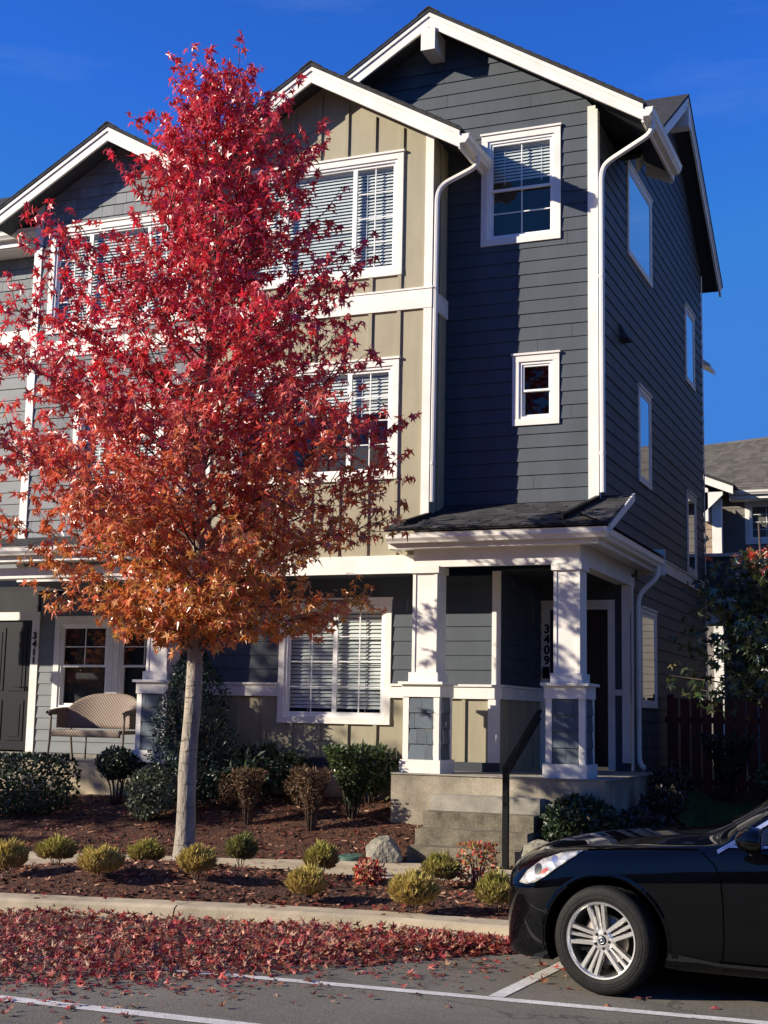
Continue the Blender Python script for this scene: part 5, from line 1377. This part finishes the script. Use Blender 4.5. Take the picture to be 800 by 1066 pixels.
# ================================================================== HOUSES OUTSIDE THE FRAME (they shade and are reflected)
def plain_house(label, fr, w, dep, h, mat, rise=2.2):
    o = thing('house', label, 'house', (0,0,0)); gable.s = rise/(w/2)
    hol = []
    for fz in (1.2, 4.0):
        for u in (w*.22, w*.62): hol.append(window(o, fr, u, u+1.2, fz, fz+1.5, 'dhplain', blind=None))
    pf = gable(0, w, w/2, h, h+rise); m = MB(); lap(m, fr, pf, .0, h+rise, (h,), hol, ex=.2); m.build('siding', mat, o)
    m = MB(); P = lambda u, z, d: fr.p(u, z, -d)
    for u in (0, w): m.poly([P(u,0,0), P(u,0,dep), P(u,h,dep), P(u,h,0)])
    m.poly([P(0,0,dep), P(w,0,dep), P(w,h,dep), P(w/2,h+rise,dep), P(0,h,dep)]); m.build('wall', mat, o)
    m = MB()
    for sg in (-1, 1):
        e = w/2+sg*(w/2+.4); z = h-.4*gable.s
        m.prism([P(w/2,h+rise,-.4), P(e,z,-.4), P(e,z+.12,-.4), P(w/2,h+rise+.12,-.4)], -fr.n*(dep+.8))
    m.build('gable_roof', M['roof'], o)
    m = MB()
    for sg in (-1, 1):
        e = w/2+sg*(w/2+.4); z = h-.4*gable.s
        m.prism([P(w/2,h+rise,-.43), P(e,z,-.43), P(e,z-.2,-.43), P(w/2,h+rise-.2,-.43)], -fr.n*.03)
    m.build('fascia', M['white'], o); return o
plain_house('taupe neighbouring house across the side yard, right of the navy townhouse', Fr((4.3,14.5,.4), (0,-1,0), (-1,0,0)), 13.0, 9.0, 8.2, bgm, 2.6)
plain_house('brown gabled house across the street, left of two others', Fr((-16,-37,0), (-1,0,0), (0,1,0)), 11.0, 9.0, 6.5, bgm)
plain_house('grey gabled house across the street, directly opposite the townhouses', Fr((-2,-37,0), (-1,0,0), (0,1,0)), 11.0, 9.0, 7.0, M['greysid'])
plain_house('dark gabled house across the street, right of two others', Fr((13,-37,0), (-1,0,0), (0,1,0)), 12.0, 9.0, 7.0, M['navy'])

# ================================================================== HEDGE SCREEN ADDED OUT OF FRAME (blocks low sky light, seen in reflections)
hm = surf('far_sky_screen', (.012,.02,.01), .95, .4, .8, .8, 6)
def far_sky_screen(x0, x1, y, h, label):
    mb = MB(); nx = int((x1-x0)/1.2)
    for i in range(nx):
        x = x0+i*1.2; hh = h*(.8+.3*noise.noise(Vector((x*.3,1,2)))); 
        mb.prism([(x,y,-.2),(x+1.25,y,-.2),(x+1.25,y,hh*.8),(x+.9,y+.2,hh),(x+.3,y+.1,hh*.92),(x,y,hh*.85)], (0,-2.5,0))
    o = mb.build('sky_screen', hm); tag(o, label, 'sky_screen'); return o
far_sky_screen(-60, 60, -49, 16, 'tall evergreen screen added out of view across the street to block low sky light')

# ================================================================== LIGHT, SKY, CAMERA
TOSUN = Vector((-1.5,-1.0,.735)).normalized()
sd = bpy.data.lights.new('sun', 'SUN'); sd.energy = 5.0; sd.angle = math.radians(.53); sd.color = (1.0,.897,.745)
so = link('sun', sd); so.rotation_euler = (-TOSUN).to_track_quat('-Z', 'Y').to_euler()
W = bpy.data.worlds.new('World'); S.world = W; W.use_nodes = True; nt = W.node_tree
sky = nt.nodes.new('ShaderNodeTexSky'); sky.sky_type = 'NISHITA'; sky.sun_disc = False
sky.sun_elevation = math.asin(TOSUN.z); sky.sun_rotation = math.atan2(TOSUN.x, TOSUN.y); sky.altitude = 100; sky.air_density = 1.0; sky.dust_density = .3; sky.ozone_density = 2.5
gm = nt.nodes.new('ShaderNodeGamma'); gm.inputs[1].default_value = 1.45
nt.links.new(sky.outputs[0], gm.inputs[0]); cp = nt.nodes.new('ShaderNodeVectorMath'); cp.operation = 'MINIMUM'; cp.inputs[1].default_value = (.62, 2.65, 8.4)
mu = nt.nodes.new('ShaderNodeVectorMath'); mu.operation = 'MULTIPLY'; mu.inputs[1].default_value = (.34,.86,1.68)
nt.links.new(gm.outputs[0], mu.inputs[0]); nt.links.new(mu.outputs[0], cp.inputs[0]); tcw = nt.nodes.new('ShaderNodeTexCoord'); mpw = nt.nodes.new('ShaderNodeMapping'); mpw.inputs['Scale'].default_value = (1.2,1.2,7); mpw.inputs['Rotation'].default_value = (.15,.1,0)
nt.links.new(tcw.outputs['Generated'], mpw.inputs[0]); nw_ = nt.nodes.new('ShaderNodeTexNoise'); nw_.inputs['Scale'].default_value = 2.6; nw_.inputs['Detail'].default_value = 7; nw_.inputs['Roughness'].default_value = .62
nt.links.new(mpw.outputs[0], nw_.inputs['Vector']); mw = nt.nodes.new('ShaderNodeMapRange'); mw.inputs[1].default_value = .54; mw.inputs[2].default_value = .78; mw.inputs[4].default_value = .16; nt.links.new(nw_.outputs['Fac'], mw.inputs[0])
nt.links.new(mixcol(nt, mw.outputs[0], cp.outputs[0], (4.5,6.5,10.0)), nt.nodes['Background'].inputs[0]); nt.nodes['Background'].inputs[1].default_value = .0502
cd = bpy.data.cameras.new('camera'); cam = link('camera', cd)
cd.sensor_fit = 'VERTICAL'; cd.sensor_height = 36; cd.lens = 1426.64/1066*36; cd.clip_end = 2000; cd.clip_start = .1
y_, p_, r_ = math.radians(-22.50144731), math.radians(8.50611735), math.radians(1.14147629)
f_ = Vector((math.sin(y_)*math.cos(p_), math.cos(y_)*math.cos(p_), math.sin(p_))); rt = Vector((math.cos(y_), -math.sin(y_), 0)); up = rt.cross(f_)
r2 = rt*math.cos(r_)+up*math.sin(r_); u2 = -rt*math.sin(r_)+up*math.cos(r_)
cam.matrix_world = Matrix(((r2.x,u2.x,-f_.x,4.016),(r2.y,u2.y,-f_.y,-16.6516),(r2.z,u2.z,-f_.z,1.6),(0,0,0,1)))
S.camera = cam
S.view_settings.view_transform = 'Standard'; S.view_settings.look = 'None'; S.view_settings.exposure = .72; S.view_settings.gamma = 1
S.cycles.max_bounces = 8; S.cycles.diffuse_bounces = 4; S.cycles.transparent_max_bounces = 16
